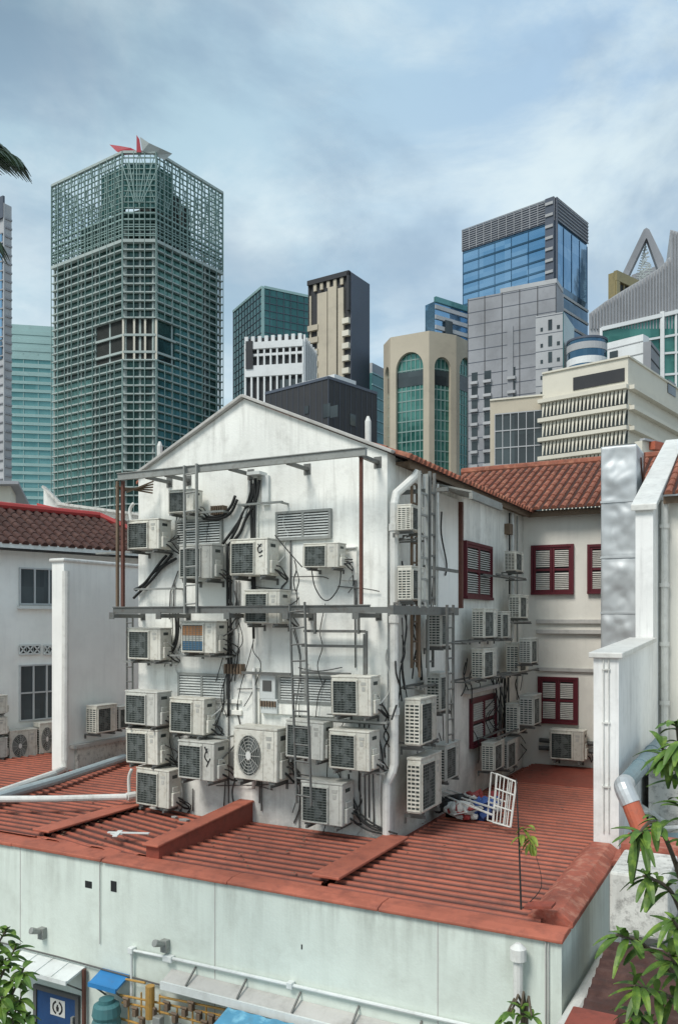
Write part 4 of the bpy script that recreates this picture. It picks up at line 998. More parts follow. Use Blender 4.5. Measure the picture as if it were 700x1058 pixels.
rl = random.Random(5); m = MB()
for k in range(170):
    x = rl.uniform(-12.5, AX-.5); y = rl.uniform(FY+.4, GY-.1) if x < CXW else rl.uniform(FY+.4, 18)
    if rl.random() < .5 and x > CXW: x = CXW+abs(rl.gauss(0, .5))+.05
    z = ZD-.03+rl.uniform(0, .01); a = rl.uniform(0, 6.28); l = rl.uniform(.015, .04); w = l*.5
    c_, s_ = math.cos(a), math.sin(a); m.add([(x-c_*l, y-s_*l, z), (x-s_*w, y+c_*w, z+.012), (x+c_*l, y+s_*l, z+.003), (x+s_*w, y-c_*w, z+.01)], [(0,1,2,3)])
tag(obj('leaf_litter', m, M['brown'], None, fixn=False), 'dry brown leaf litter scattered over the red roof', 'leaf litter', kind='stuff')
# antenna stick with a small weed
p = onZ(538, 940, ZD+.05); top = onY(533, 805, p.y)
t = thing('potted_sapling', 'thin dark pole with a few yellow green leaves standing on the front roof edge', 'sapling', (p.x, p.y, ZD))
m = MB(); m.tube([p, p.lerp(top, .5)+Vector((.005,0,0)), top], .012, 6, .006); m.tube([p+Vector((.02,0,.02)), p+Vector((.22, 0, .28)), p+Vector((.16, 0, .62))], .006, 5, .003, smooth=5); obj('stem', m, M['hose'], t)
def leaf(m, p, d, L_, w, droop=.3, seg=4, fold=.25, nrm=None):
    d = Vector(d).normalized(); up = nrm or Vector((0,0,1)); s = d.cross(up)
    if s.length < .1: s = Vector((1,0,0))
    s.normalize(); u = s.cross(d).normalized(); n0 = len(m.v)
    for k in range(seg+1):
        t = k/seg; q = Vector(p)+d*L_*t - Vector((0,0,1))*droop*L_*t*t; ww = w*(math.sin(math.pi*min(.97, t*.88+.06))**.8)
        m.v += [q-s*ww/2+u*ww*fold, q, q+s*ww/2+u*ww*fold]
    for k in range(seg):
        a = n0+k*3; m.f += [(a, a+1, a+4, a+3), (a+1, a+2, a+5, a+4)]
m = MB()
for k in range(12):
    a = onY(543+random.uniform(-6, 7), 862+random.uniform(-8, 10), p.y); leaf(m, a, (random.uniform(-1,1), random.uniform(-1,.3), random.uniform(-.5,.6)), random.uniform(.09,.15), .06, .5)
for k in range(4):
    a = onY(548+random.uniform(-2, 3), 872, p.y); leaf(m, a, (random.uniform(-.3,.5), -.3, -.8), .12, .06, .1)
obj('leaves', m, M['foliage2'], t, fixn=False)
m = MB(); p = onZ(556, 940, ZD+.1); m.hexa([p+Vector(v)*.1 for v in ((-1.4,-.6,0),(1.4,-.2,.3),(1.6,1,.5),(-1.2,.7,.2),(-1.4,-.6,.3),(1.4,-.2,.6),(1.6,1,.8),(-1.2,.7,.5))])
tag(obj('broken_tile', m, M['reddark'], None), 'broken dark red piece lying at the front right roof corner', 'debris')

# ------------------------------------------------------------------ left: white screen wall, pipes, neighbour house
WX = -13.45
ww = thing('screen_wall', 'plain white wall with rounded coping left of the gable', 'wall', (WX, 15, 0))
ya = onX(66, 700, WX).y; yb_ = onX(140, 700, WX).y+2; zt = onX(66, 578, WX).z
m = MB(); m.box(WX-.35, WX, ya, yb_, 0, zt-.05); obj('wall', m, M['white'], ww)
m = MB(); m.box(WX-.40, WX+.05, ya-.05, yb_, zt-.049, zt+.03); obj('coping', m, M['pvc'], ww, bevel=.03)
m = MB(); a = onX(72, 771, WX); m.box(WX+.001, WX+.20, a.y, yb_, a.z-.05, a.z+.02); obj('ledge', m, M['trim'], ww)
m = MB(); m.box(WX+.001, WX+.10, ya+.3, yb_, 0, a.z-.051); obj('plinth', m, M['stained'], ww)
def xput(k, xf, xm, x1_, t, bt, xp, lab, grp, mx=.9):
    p = onX(xm, bt, xp); q = onX(x1_, bt, xp); h = onX(xm, t, xp).z-p.z; w = min(mx, max(.5, q.y-p.y)); f = onY(xf, bt, p.y); d = min(.40, max(.25, xp-f.x))
    return put(k, (xp, p.y, p.z), w, d, h, R(90), lab, grp)
xput('A', 89, 100, 121, 730, 760, WX+.48, 'air conditioner on the white wall ledge left of the gable', 'l')
xput('B', 119, 123, 132, 731, 755, WX+.48, 'air conditioner on the white wall, half hidden behind the gable', 'l')
pipes = thing('drain_pipes', 'white drain pipes bending from the white wall across the left red roof', 'pipes', (WX+.5, ya, ZD))
m = MB(); pt = [onX(68, 590, WX+.1), onX(67, 785, WX+.1), onX(65, 795, WX+.1)]; q = onZ(0, 822, ZD+.12); q1 = onZ(55, 800, ZD+.15); m.tube([pt[0], pt[1], pt[2], q1, onZ(-20, 826, ZD+.12)], .075, 10)
obj('pipe', m, M['pvc'], pipes)
m = MB(); m.tube([onZ(-20, 829, ZD+.12), onZ(60, 806, ZD+.12), onZ(128, 783, ZD+.1)], .085, 10); obj('pipe', m, M['pvcgrey'], pipes)
m = MB(); m.tube([onZ(-20, 826, ZD+.22), onZ(60, 825.5, ZD+.20), onZ(131, 823.5, ZD+.18)], .055, 10); m.tube([onZ(131, 823.5, ZD+.18), onZ(140, 822, ZD+.18)], .07, 10); obj('pipe', m, M['pvc'], pipes)
# neighbour house (its own yaw)
hd = Vector((.68, .733, 0)).normalized()
def cv(v): return Vector((CT*v.x-ST*v.y, ST*v.x+CT*v.y, v.z))
hu = cv(hd); hn = cv(Vector((hd.y, -hd.x, 0)))     # along the facade, outward (to the viewer)
if hn.dot(-ray(30, 640, 20)+EYE) < 0: hn = -hn
hO = ray(65, 640, 21.0); hO.z = 0
hs = thing('white_house', 'white house with dark tiled roof and two grid windows at the left edge', 'house', tuple(hO))
def hp(px, py, o=0.0):                        # hit the facade plane pushed out by o
    d = ray(px, py)-EYE; k = hn.dot(hO+hn*o-EYE)/hn.dot(d); return EYE+d*k
def hbox(m, px0, px1, py0, py1, o0, o1):
    a = hp(px0, py0); b = hp(px1, py0); z0 = hp(px0, py1).z; ua = hu.dot(a-hO); ub = hu.dot(b-hO); z1 = a.z
    hub(m, ua, ub, z0, z1, o0, o1)
def hub(m, ua, ub, z0, z1, o0, o1):
    P = []
    for z in (z0, z1):
        for u, o in ((ua, o1), (ub, o1), (ub, o0), (ua, o0)):
            q = hO+hu*u+hn*o; P.append(Vector((q.x, q.y, z)))
    m.hexa(P)
ze = hp(30, 568).z
m = MB(); hub(m, -9, 3.2, 0, ze, -5, 0); obj('wall', m, M['white'], hs)
m = MB(); hub(m, -9, 3.6, ze-.02, ze+.10, .0, .42); obj('gutter', m, M['sheetw'], hs)
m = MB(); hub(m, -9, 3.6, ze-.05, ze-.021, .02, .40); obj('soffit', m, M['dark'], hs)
E0 = hO+hu*(-9)+hn*.4; E0.z = ze+.08
up = -hn*1.0+Vector((0,0,.55))
tile_roof('roof', E0, hu, 12.4, up, 2.1, M['tiledark'], hs, pitch=.24, row=.3)
apex = E0+hu*10.9+up.normalized()*2.1
m = MB(); e1 = E0+hu*12.5; m.tube([e1+Vector((0,0,.03)), apex+Vector((0,0,.12))], .09, 8); m.tube([apex+Vector((0,0,.12)), E0+hu*0+up.normalized()*2.1+Vector((0,0,.12))], .10, 8)
obj('ridge', m, M['redpaint'], hs)
def gridwin(x0, x1, y0, y1, cols, rows, sill=True):
    a = hp(x0, y0); b = hp(x1, y0); z1 = a.z; z0 = hp(x0, y1).z; ua = hu.dot(a-hO); ub = hu.dot(b-hO); t = .035
    m = MB(); 
    for k in range(cols+1): u = ua+(ub-ua)*k/cols; hub(m, u-t/2, u+t/2, z0, z1, .001, .05)
    for k in range(rows+1): z = z0+(z1-z0)*k/rows; hub(m, ua-t/2, ub+t/2, z-t/2, z+t/2, .002, .045)
    w = obj('window', m, M['winframe'], hs)
    m = MB(); hub(m, ua, ub, z0, z1, .0012, .012); obj('pane', m, M['winglass'], w)
    if sill: m = MB(); hub(m, ua-.06, ub+.06, z0-.12, z0-.04, .001, .12); obj('sill', m, M['sheetw'], w)
gridwin(20, 64.5, 587, 624, 3, 1); gridwin(20, 61, 688, 745, 3, 2, False)
for x0, x1 in ((19.5, 41), (45, 62)):
    a = hp(x0, 667); b = hp(x1, 667); z1 = a.z; z0 = hp(x0, 676).z; ua = hu.dot(a-hO); ub = hu.dot(b-hO)
    m = MB(); hub(m, ua, ub, z0, z1, .0012, .012); vb = obj('vent_block', m, M['dark'], hs); m = MB()
    hub(m, ua, ub, z1-.02, z1+.02, .013, .05); hub(m, ua, ub, z0-.02, z0+.02, .013, .05)
    for k in range(3):
        for s_ in (0, 1):
            u0_, u1_ = ua+(ub-ua)*k/3, ua+(ub-ua)*(k+1)/3; pa = hO+hu*(u0_)+hn*.04; pb = hO+hu*(u1_)+hn*.04; pa.z = (z0, z1)[s_]; pb.z = (z1, z0)[s_]; m.bar(pa, pb, .03)
        for u_ in (ua+(ub-ua)*k/3, ua+(ub-ua)*(k+1)/3): hub(m, u_-.012, u_+.012, z0, z1, .013, .035)
    obj('lattice', m, M['sheetw'], vb)
hrot = math.atan2(hu.y, hu.x)
hgt = hp(10, 787).z
for k, x0, x1_, y0, y1, o, lab in (('R', 10, 38.5, 756, 788, .45, 'larger round fan air conditioner under the left house grid window'), ('R', 41, 61, 748, 781, .45, 'round fan air conditioner beside the white drain pipe at the left house'),
        ('A', -28, 8, 721, 741, .55, 'topmost air conditioner of the stack cut by the left photo edge'), ('A', -28, 8, 744, 763, .55, 'middle air conditioner of the stack cut by the left photo edge'), ('B', -28, 8, 766, 788, .55, 'bottom air conditioner of the stack cut by the left photo edge')):
    a = hp(x0, y1, o); b = hp(x1_, y1, o); h = hp(x0, y0, o).z-a.z
    put(k, a, min((b-a).dot(hu), .9), .32, h, hrot, lab, 'l')
m = MB(); b = hp(30, 790); hub(m, -9, 3, hgt-.5, hgt-.06, .02, .9); obj('roof_curb', m, M['reddark'], hs)
# parts of roofs and walls behind the left house
wl = thing('rear_parapet', 'pale stained parapet wall behind the dark tiled roof', 'wall', tuple(ray(90, 640, 27)))
m = MB(); P = [ray(45, 503, 27), ray(62, 520, 27), ray(150, 532, 27), ray(150, 600, 27), ray(45, 600, 27)]
d_ = (ray(90, 640, 28)-ray(90, 640, 27)).normalized()*.3; m.slab(P, d_); obj('wall', m, M['white'], wl)
m = MB(); m.bar(ray(45, 503, 26.9), ray(63, 521, 26.9), .3, .08); m.bar(ray(60, 521, 26.9), ray(150, 533, 26.9), .5, .08); obj('coping', m, M['stained'], wl)
m = MB(); m.tube([ray(98, 553, 26.5), ray(140, 551, 26.5)], .08, 8); obj('pipe', m, M['pvc'], wl)
m = MB(); m.slab([ray(38, 523, 26.6), ray(60, 528, 26.6), ray(112, 568, 25), ray(90, 575, 25)], (0, 0, .1)); obj('roof_slope', m, M['redpaint'], wl)
bl = thing('cream_stairwell', 'small cream rooftop block with grey flat top at the left edge', 'building', tuple(ray(-10, 640, 32)))
m = MB(); P = [ray(-60, 500, 32), ray(11, 500, 32), ray(11, 560, 32), ray(-60, 560, 32)]; m.slab(P, d_*8); obj('wall', m, M['cream'], bl)
m = MB(); m.slab([ray(-60, 495, 31.5), ray(19, 497, 31.5), ray(19, 500, 31.5), ray(-60, 500, 31.5)], d_*30); obj('roof', m, M['greyc'], bl)

# ------------------------------------------------------------------ lower right corner
ob = thing('stained_box', 'rain stained white concrete box structure at lower right', 'structure box', (onY(655, 950, 9.6).x, 9.6, 3))
a = onY(629, 900, 9.3); b = onY(690, 910, 9.3); z1 = onY(640, 902, 9.3).z; z0 = onY(640, 966, 9.3).z
m = MB(); m.box(a.x, b.x, 9.3, 10.3, z0, z1); obj('body', m, M['stained'], ob, bevel=.03)
m = MB(); m.box(a.x-.04, b.x+.5, 10.32, 10.9, z1-.1, z1+.05); obj('ledge', m, M['redold'], ob)
m = MB(); m.box(a.x+.1, b.x+2.5, 9.45, 10.25, 0, z0-.002); obj('base', m, M['concrete'], ob)
m = MB(); 
for k in range(3): m.box(a.x+.15, b.x+.1, 9.3, 9.44, z0-.22-k*.28, z0-.12-k*.28)
obj('ledge', m, M['stained'], ob)
# lean-to low roofs
lr = thing('lower_roof', 'small terracotta ribbed roof at the bottom right corner', 'roof', (onY(650, 1010, 8.6).x, 8.6, 0))
z = onY(650, 1010, 8.7).z
OFF[annex.name] = OFF[annex.name]
def corr_child(name, poly, ang, z, mt, parent, **k):
    o = corrugated(name, poly, ang, z, mt, None, **k); o.parent = None
    off = OFF[parent.name]; o.parent = parent; o.location = Vector(o.location)-off; return o
ax = onY(612, 1010, 8.4).x
corr_child('roof_sheet', [(ax, 7.2), (ax+3.5, 7.2), (ax+3.5, 9.2), (ax, 9.2)], 0, z, M['tiledark'], lr, tilt=(0,.12))
m = MB(); m.box(ax, ax+3.5, 7.3, 9.1, 0, z-.2); obj('wall', m, M['concrete'], lr)
m = MB(); q = onY(595, 1045, 7.6); m.box(q.x-.05, q.x+.35, 7.3, 7.7, q.z-.3, q.z-.0); obj('brick_pier', m, M['reddark'], lr, bevel=.015)
# big ducts
du = thing('bent_duct', 'blue grey pipe with silver elbow turning into a terracotta pipe by the party wall', 'duct', tuple(onX(645, 820, AX+.3)))
pA = onX(672, 778, AX+.25); pB = onX(640, 815, AX+.25); pB = ray(644, 812, 10.9); pA = ray(682, 768, 13.4); pC = ray(666, 868, 10.5)
m = MB(); m.tube([pA, pB], .115, 16); obj('straight_pipe', m, M['duct'], du, smooth=False)
m = MB(); d1_ = (pB-pA).normalized(); d2_ = (pC-pB).normalized(); m.tube([pB-d1_*.12, pB+d1_*.03+d2_*.02, pB+d2_*.25], .125, 16, smooth=4); obj('elbow', m, M['foil'], du)
m = MB(); m.tube([pB+d2_*.2, pC], .115, 16); obj('lower_pipe', m, M['orangepipe'], du)
m = MB()
for u in (.25, .6): q = pA.lerp(pB, u); m.tube([q, q+d1_*.05], .123, 16)
obj('collar', m, M['duct'], du)
m = MB(); m.tube([onX(628, 985, AX+.12), onX(606, 1025, AX+.12), onX(585, 1062, AX+.12), onX(560, 1110, AX+.12)], .09, 12); tag(obj('drain_pipe', m, M['pvc'], None), 'big white drain pipe slanting down along the annex side wall', 'pipe')
bx_ = thing('blue_canopy_roof', 'pale blue sheet roof low behind the stained box at right', 'roof', tuple(ray(690, 860, 12.5)))
m = MB(); m.slab([ray(663, 862, 12.6), ray(760, 858, 12.6), ray(780, 885, 11.4), ray(668, 888, 11.4)], (0,0,-.05)); obj('sheet', m, M['duct'], bx_)
m = MB(); m.tube([ray(655, 858, 13), ray(760, 852, 13)], .04, 8); m.tube([ray(652, 838, 13.5), ray(760, 846, 13.5)], .04, 8); m.tube([ray(650, 825, 13.8), ray(690, 852, 13.2)], .04, 8); obj('rail', m, M['pvc'], bx_)
m = MB(); m.slab([ray(640, 872, 12), ray(700, 876, 12), ray(700, 893, 11), ray(632, 890, 11)], (0,0,-.06)); m.slab([ray(655, 893, 10.9), ray(770, 893, 10.9), ray(770, 905, 10.9), ray(655, 905, 10.9)], (.1,.3,0)); obj('tiled_strip', m, M['redold'], bx_)
m = MB()
for px in (668, 752): q = ray(px, 872, 12.2); m.tube([(q.x, q.y, 0), (q.x, q.y, q.z)], .04, 8)
obj('post', m, M['steel'], bx_)

# ------------------------------------------------------------------ vegetation in the foreground
def whorl(mb, p, d, n, L_, w, spread=1.0, rng=random):
    d = Vector(d).normalized()
    for k in range(n):
        a = 2*math.pi*k/n+rng.uniform(-.3, .3); s = d.cross(Vector((.3,.2,1))).normalized(); t = d.cross(s)
        dd = d*rng.uniform(.3, 1.1)+(s*math.cos(a)+t*math.sin(a))*spread
        leaf(mb, Vector(p)-d*rng.uniform(0, .10), dd, L_*rng.uniform(.7, 1.15), w*rng.uniform(.8, 1.2), rng.uniform(.25, .7), 6, .18)
tr = thing('leafy_tree', 'broad leaved green shrub reaching in from the lower right corner', 'tree', tuple(Vector((*ray(760, 1200, 4.4).xy, 0))))
g0 = ray(775, 1200, 4.4); g0.z = 0; fork = ray(750, 1120, 4.4)
limbs = [  # branch pixel paths with depths
 [(750,1120,4.4),(725,1000,4.2),(700,900,4.1),(676,850,4.0),(655,868,3.95)], [(725,1000,4.2),(715,850,4.1),(700,800,4.1),(683,772,4.05)], [(715,850,4.1),(704,790,4.2),(698,745,4.2)],
 [(750,1120,4.4),(715,1040,4.1),(690,1000,4.0),(662,975,3.9),(636,966,3.85)], [(715,1040,4.1),(690,1030,3.9),(655,1018,3.8)], [(725,1000,4.2),(706,950,4.0),(690,918,3.95),(664,905,3.9)],
 [(715,1040,4.1),(705,1010,3.8),(690,985,3.7)], [(750,1120,4.4),(710,1080,4.0),(672,1062,3.8),(650,1045,3.8)], [(700,900,4.1),(712,860,3.9),(706,830,3.9)], [(725,1000,4.2),(712,975,3.8),(694,950,3.7)], [(704,790,4.2),(700,770,4.0),(690,785,4.0)]]
m = MB(); m.tube([g0, fork], .09, 8, .05); obj('trunk', m, M['bark'], tr)
m = MB(); lm = MB()
for L_ in limbs:
    pts = [ray(*q) for q in L_]; m.tube(pts, .018, 6, .006, smooth=4)
    for i, q in enumerate(pts[1:], 1):
        d = (pts[i]-pts[i-1]).normalized(); whorl(lm, q, d, 10 if i == len(pts)-1 else 4, .145, .040, 1.05)
    if len(pts) > 2:
        q = pts[-1].lerp(pts[-2], .5); whorl(lm, q, (pts[-1]-pts[-2]).normalized(), 5, .12, .036, 1.2)
obj('branches', m, M['bark'], tr); obj('leaves', lm, M['foliage'], tr, fixn=False)
sp = thing('small_shrub', 'small leafy sprig rising at the bottom edge in front of the mint wall', 'shrub', tuple(Vector((*ray(540, 1100, 5.2).xy, 0))))
m = MB(); lm = MB(); b0 = ray(545, 1250, 5.3); b0.z = 0
for q in ((527, 1046, 5.2), (538, 1040, 5.2), (549, 1050, 5.1), (519, 1054, 5.2)):
    e = ray(*q); m.tube([b0, ray(543, 1100, 5.3), e], .02, 6, .005, smooth=4); whorl(lm, e, (e-ray(543, 1100, 5.3)).normalized(), 6, .11, .04, 1.0); whorl(lm, e.lerp(ray(543,1100,5.3), .3), (0,0,1), 4, .10, .035, 1.2)
obj('stem', m, M['bark'], sp); obj('leaves', lm, M['foliage'], sp, fixn=False)
lt = thing('leafy_tree', 'dense green shrub leaning in at the bottom left edge', 'tree', tuple(Vector((*ray(-40, 1200, 5.0).xy, 0))))
m = MB(); lm = MB(); b0 = ray(-60, 1200, 5.2); b0.z = 0; f0 = ray(-45, 1110, 5.1); m.tube([b0, f0], .08, 8, .04); obj('trunk', m, M['bark'], lt)
m = MB()
for q in ((8,958,5.0),(18,975,5.0),(25,1000,4.9),(14,1010,4.9),(6,990,5.1),(22,1030,4.9),(10,1042,4.8),(-6,1000,4.9),(28,1050,4.9),(-10,960,5.0),(2,1030,4.8),(14,1056,4.8),(-8,1060,4.8),(-25,980,5),(-30,1020,5)):
    e = ray(*q); mid = ray(q[0]-22, q[1]+45, 5.0); m.tube([f0, mid, e], .014, 6, .004, smooth=4); d = (e-mid).normalized()
    whorl(lm, e, d, 7, .12, .05, 1.0); whorl(lm, e.lerp(mid, .4), d, 5, .11, .045, 1.2)
obj('branches', m, M['bark'], lt); obj('leaves', lm, M['foliage'], lt, fixn=False)
pl = thing('palm_tree', 'dark palm with frond tips entering at the upper left edge', 'palm', tuple(Vector((*ray(-130, 640, 8).xy, 0))))
crown = ray(-105, 200, 8); b0 = Vector((crown.x+.2, crown.y, 0)); m = MB(); m.tube([b0, b0.lerp(crown, .5)+Vector((.1,0,0)), crown], .16, 10, .11, smooth=5); obj('trunk', m, M['bark'], pl)
def frond(tip, sag, n=26, L_=.42):
    m = MB(); mid = crown.lerp(tip, .5)+Vector((0,0,sag)); P = []
    for k in range(13): t = k/12; P.append(crown*(1-t)**2+mid*2*t*(1-t)+tip*t*t)
    m.tube(P, .018, 5, .005); sd = (tip-crown).normalized()
    for k in range(3, n):
        t = k/(n-1)*12; i = min(11, int(t)); q = P[i].lerp(P[i+1], t-i); d = (P[i+1]-P[i]).normalized(); s = d.cross(Vector((0,0,1))).normalized()
        ll = L_*(.6+.4*math.sin(math.pi*k/n))*(.75 if k > n-4 else 1)
        for sg in (-1, 1): leaf(m, q, d*(.9+.5*k/n)+s*sg*.75+Vector((0,0,-.30)), ll, .045, .35, 4, .1)
        if k == n-1: leaf(m, q, d, ll*.7, .03, .3, 3, .1)
    obj('frond', m, M['palm'], pl, fixn=False)
frond(ray(14, 160, 7.9), .5, 44, .40); frond(ray(2, 150, 8.1), .6, 40, .40); frond(ray(-6, 243, 8.0), .25, 24); frond(ray(-30, 90, 8.6), .6); frond(ray(-220, 120, 8.0), .6); frond(ray(-220, 240, 7.6), .5); frond(ray(-150, 80, 9.2), .5); frond(ray(-60, 300, 8.6), .4); frond(ray(-160, 310, 7.2), .4)
for o in (protoA, protoB, protoR):
    for ch in list(o.children):
        for g in list(ch.children): bpy.data.objects.remove(g)
        bpy.data.objects.remove(ch)
    bpy.data.objects.remove(o)
# ------------------------------------------------------------------ skyline towers
class Face:
    """vertical facade from P0 to P1 (world xy); u along, o outward, z up"""
    def __init__(s, P0, P1, toward=None):
        s.O = Vector((P0.x, P0.y, 0)); d = Vector((P1.x-P0.x, P1.y-P0.y, 0)); s.L = d.length; s.u = d.normalized()
        s.n = Vector((s.u.y, -s.u.x, 0)); t = toward or (EYE-s.O-s.u*s.L/2)
        if s.n.dot(Vector((t.x, t.y, 0))) < 0: s.n = -s.n
    def hit(s, px, py):
        d = ray(px, py)-EYE; k = s.n.dot(s.O-EYE)/s.n.dot(d); return EYE+d*k
    def U(s, px): return s.u.dot(s.hit(px, 640)-s.O)
    def Z(s, px, py): return s.hit(px, py).z
    def P(s, u, o, z): q = s.O+s.u*u+s.n*o; return Vector((q.x, q.y, z))
    def box(s, m, u0, u1, z0, z1, o0, o1):
        m.hexa([s.P(u0,o0,z0), s.P(u1,o0,z0), s.P(u1,o1,z0), s.P(u0,o1,z0), s.P(u0,o0,z1), s.P(u1,o0,z1), s.P(u1,o1,z1), s.P(u0,o1,z1)])
def xy(px, Y): v = ray(px, 640, Y); return Vector((v.x, v.y, 0))
def along(P, xv, px):
    """from P run towards the vanishing column xv until photo column px"""
    d = cw((xv-CX)/F, 1, 0)-Vector((0,0,H)); d.z = 0; d.normalize()
    if xv < CX: pass
    # solve for column px
    X = CT*P.x+ST*P.y; Y = -ST*P.x+CT*P.y; dX = CT*d.x+ST*d.y; dY = -ST*d.x+CT*d.y; k = (px-CX)/F
    s_ = (k*Y-X)/(dX-k*dY); return P+d*s_
def zat(px, py, Y): return ray(px, py, Y).z
class Tower:
    def __init__(s, name, label, l, c, r, D, xv, top, matname, wallname='wall', group=None, cat='building', topleft=None):
        s.C = xy(c, D); xvl = CX-F*F/(xv-CX); s.Rp = along(s.C, xv, r); s.Lp = along(s.C, xvl, l); s.B = s.Lp+s.Rp-s.C
        s.z = zat(c, top, D); s.root = thing(name, label, cat, tuple(s.C), group)
        s.R = Face(s.C, s.Rp); s.Lf = Face(s.C, s.Lp)
        m = MB(); m.prism([s.C, s.Rp, s.B, s.Lp], 0, s.z); s.body = obj(wallname, m, M[matname], s.root)
    def part(s, name, mb, mt, parent=None): return obj(name, mb, M[mt], parent or s.root)
def ribbons(T, f, z0, z1, n, frac, mt, name='window_band', u0=.0, u1=None, out=.15, ofs=.2):
    u1 = f.L if u1 is None else u1; h = (z1-z0)/n
    for k in range(n):
        m = MB(); f.box(m, u0, u1, z0+h*(k+ofs), z0+h*(k+ofs+frac), .02, out); T.part(name, m, mt)
def mull(T, f, z0, z1, step, w, mt, out=.3, u0=0, u1=None, name='mullions', o0=.03):
    u1 = f.L if u1 is None else u1; n = max(1, round((u1-u0)/step)); m = MB()
    for k in range(n+1): u = u0+(u1-u0)*k/n; f.box(m, u-w/2, u+w/2, z0, z1, o0, out)
    return T.part(name, m, mt)
def slabs(T, f, z0, z1, n, h, mt, out=.3, u0=0, u1=None, name='floor_band', one=False, o0=.03):
    u1 = f.L if u1 is None else u1; mm = MB()
    for k in range(n+1):
        z = z0+(z1-z0)*k/n
        if one: f.box(mm, u0, u1, z-h/2, z+h/2, o0, out)
        else:
            m = MB(); f.box(m, u0, u1, z-h/2, z+h/2, o0, out); T.part(name, m, mt)
    if one: T.part(name, mm, mt)

# --- the netted tower with a latticed crown
D = 300.0
A = xy(127, D); B = xy(161, D); A2 = along(A, CX-F*F/600, 54); B2 = along(B, 950, 229.5); back = A2+(B2-B)+Vector((0,0,0))
zt = zat(143, 157, D); zr = zat(143, 212, D); zband = zat(143, 249, D)
tw = thing('unfinished_tower', 'tall green glass tower with open lattice crown and red and grey sail fins', 'skyscraper', tuple((A+B)/2))
class TT: pass
t1 = TT(); t1.root = tw; t1.part = lambda name, mb, mt, parent=None: obj(name, mb, M[mt], parent or tw)
foot = [A, B, B2, A2+(B2-B), A2]
cen = (A+B2+A2)/3
def inset(poly, d):
    out = []
    for p in poly: v = (cen+ (A2+(B2-B)-cen)*.3 - p); out.append(p+v.normalized()*d)
    return out
def rows_of(f, z): return z
zdk0, zdk1 = zat(143, 372, D), zat(143, 329, D)
fm = Face(A, B); fl = Face(A, A2); fr = Face(B, B2)
def offpoly(d):
    q1 = A-fm.n*d; q2 = B-fm.n*d; return [A-(fm.n+fl.n).normalized()*d, B-(fm.n+fr.n).normalized()*d, B2-fr.n*d-fr.u*d, foot[3]-(foot[3]-cen).normalized()*d, A2-fl.n*d-fl.u*d]
m = MB(); m.prism(offpoly(1.2), 0, zband); t1.part('glazing', m, 't_glass')
op = offpoly(1.6); iA = A.lerp(A2, .62)-fl.n*1.6; iB = B.lerp(B2, .55)-fr.n*1.6
m = MB(); m.prism([op[0], op[1], iB, (iA+iB)/2+(foot[3]-A)*.35, iA], zband, zr-1.5); t1.part('glazing', m, 't_glass')
for f, a, b in ((fm, 0, fm.L), (fl, 0, fl.U(98)), (fr, 0, fr.U(182))):
    m = MB(); f.box(m, a, b, zdk0, zdk1, -1.4, -.9); t1.part('open_storeys', m, 't_dark')
m = MB(); u1_ = fr.L; fr.box(m, 2, u1_-10, zdk0-30, zband-1, -1.15, -.9); t1.part('glass_skin', m, 't_clear')
m = MB(); fl.box(m, 18, fl.L, zdk0-60, zdk0-2, -1.15, -.9); t1.part('glass_skin', m, 't_clear')
zl0 = 20; fh = 3.05; nfl = int((zband-zl0)/fh)
for k in range(nfl+1):
    z = zband-k*fh; m = MB()
    gap = zdk0+1 < z < zdk1-1
    for f in (fm, fl, fr):
        u_ = 0 if not gap else (f.L if f is fm else (fl.U(98) if f is fl else fr.U(182)))
        if u_ < f.L-.1:
            mq = MB() if gap else m; f.box(mq, u_, f.L, z-.22, z+.22, -1.2, .35)
            if gap: t1.part('floor_slab', mq, 't_frame')
        if gap and k % 2: mo = MB(); f.box(mo, 0, u_, z-.45, z+.35, -.89, -.1); t1.part('open_floor', mo, 't_frame')
    if m.v: t1.part('floor_slab', m, 't_frame')
for k in range(1, 5):
    z = zband+k*(zr-zband)/5; m = MB()
    for f in (fm, fl, fr): f.box(m, 0, f.L, z-.15, z+.15, -1, .25)
    t1.part('floor_slab', m, 't_post')
m = MB()
for f in (fm, fl, fr): f.box(m, 0, f.L, zband-.5, zband+.6, -1.2, .6); f.box(m, 0, f.L, zt-.6, zt+.3, -.6, .6)
t1.part('parapet_band', m, 't_frame')
m = MB()                                        # columns and mullions
for f, st in ((fm, 3.9), (fl, 3.9), (fr, 3.9)):
    n = round(f.L/st)
    for k in range(n+1):
        u = f.L*k/n
        lim = f.L+1 if f is fm else (fl.U(98) if f is fl else fr.U(182))
        if u <= lim: f.box(m, u-.11, u+.11, 0, zdk0, .36, .6); f.box(m, u-.11, u+.11, zdk1, zt, .36, .6)
        else: f.box(m, u-.11, u+.11, 0, zt, .36, .6)
t1.part('mullions', m, 't_post')
m = MB()
for f, st in ((fm, 7.8), (fl, 7.8), (fr, 7.8)):
    n = round(f.L/st)
    for k in range(n+1): u = f.L*k/n; f.box(m, u-.38, u+.38, 0, zband+5, -1.6, -.89)
t1.part('column', m, 't_frame')
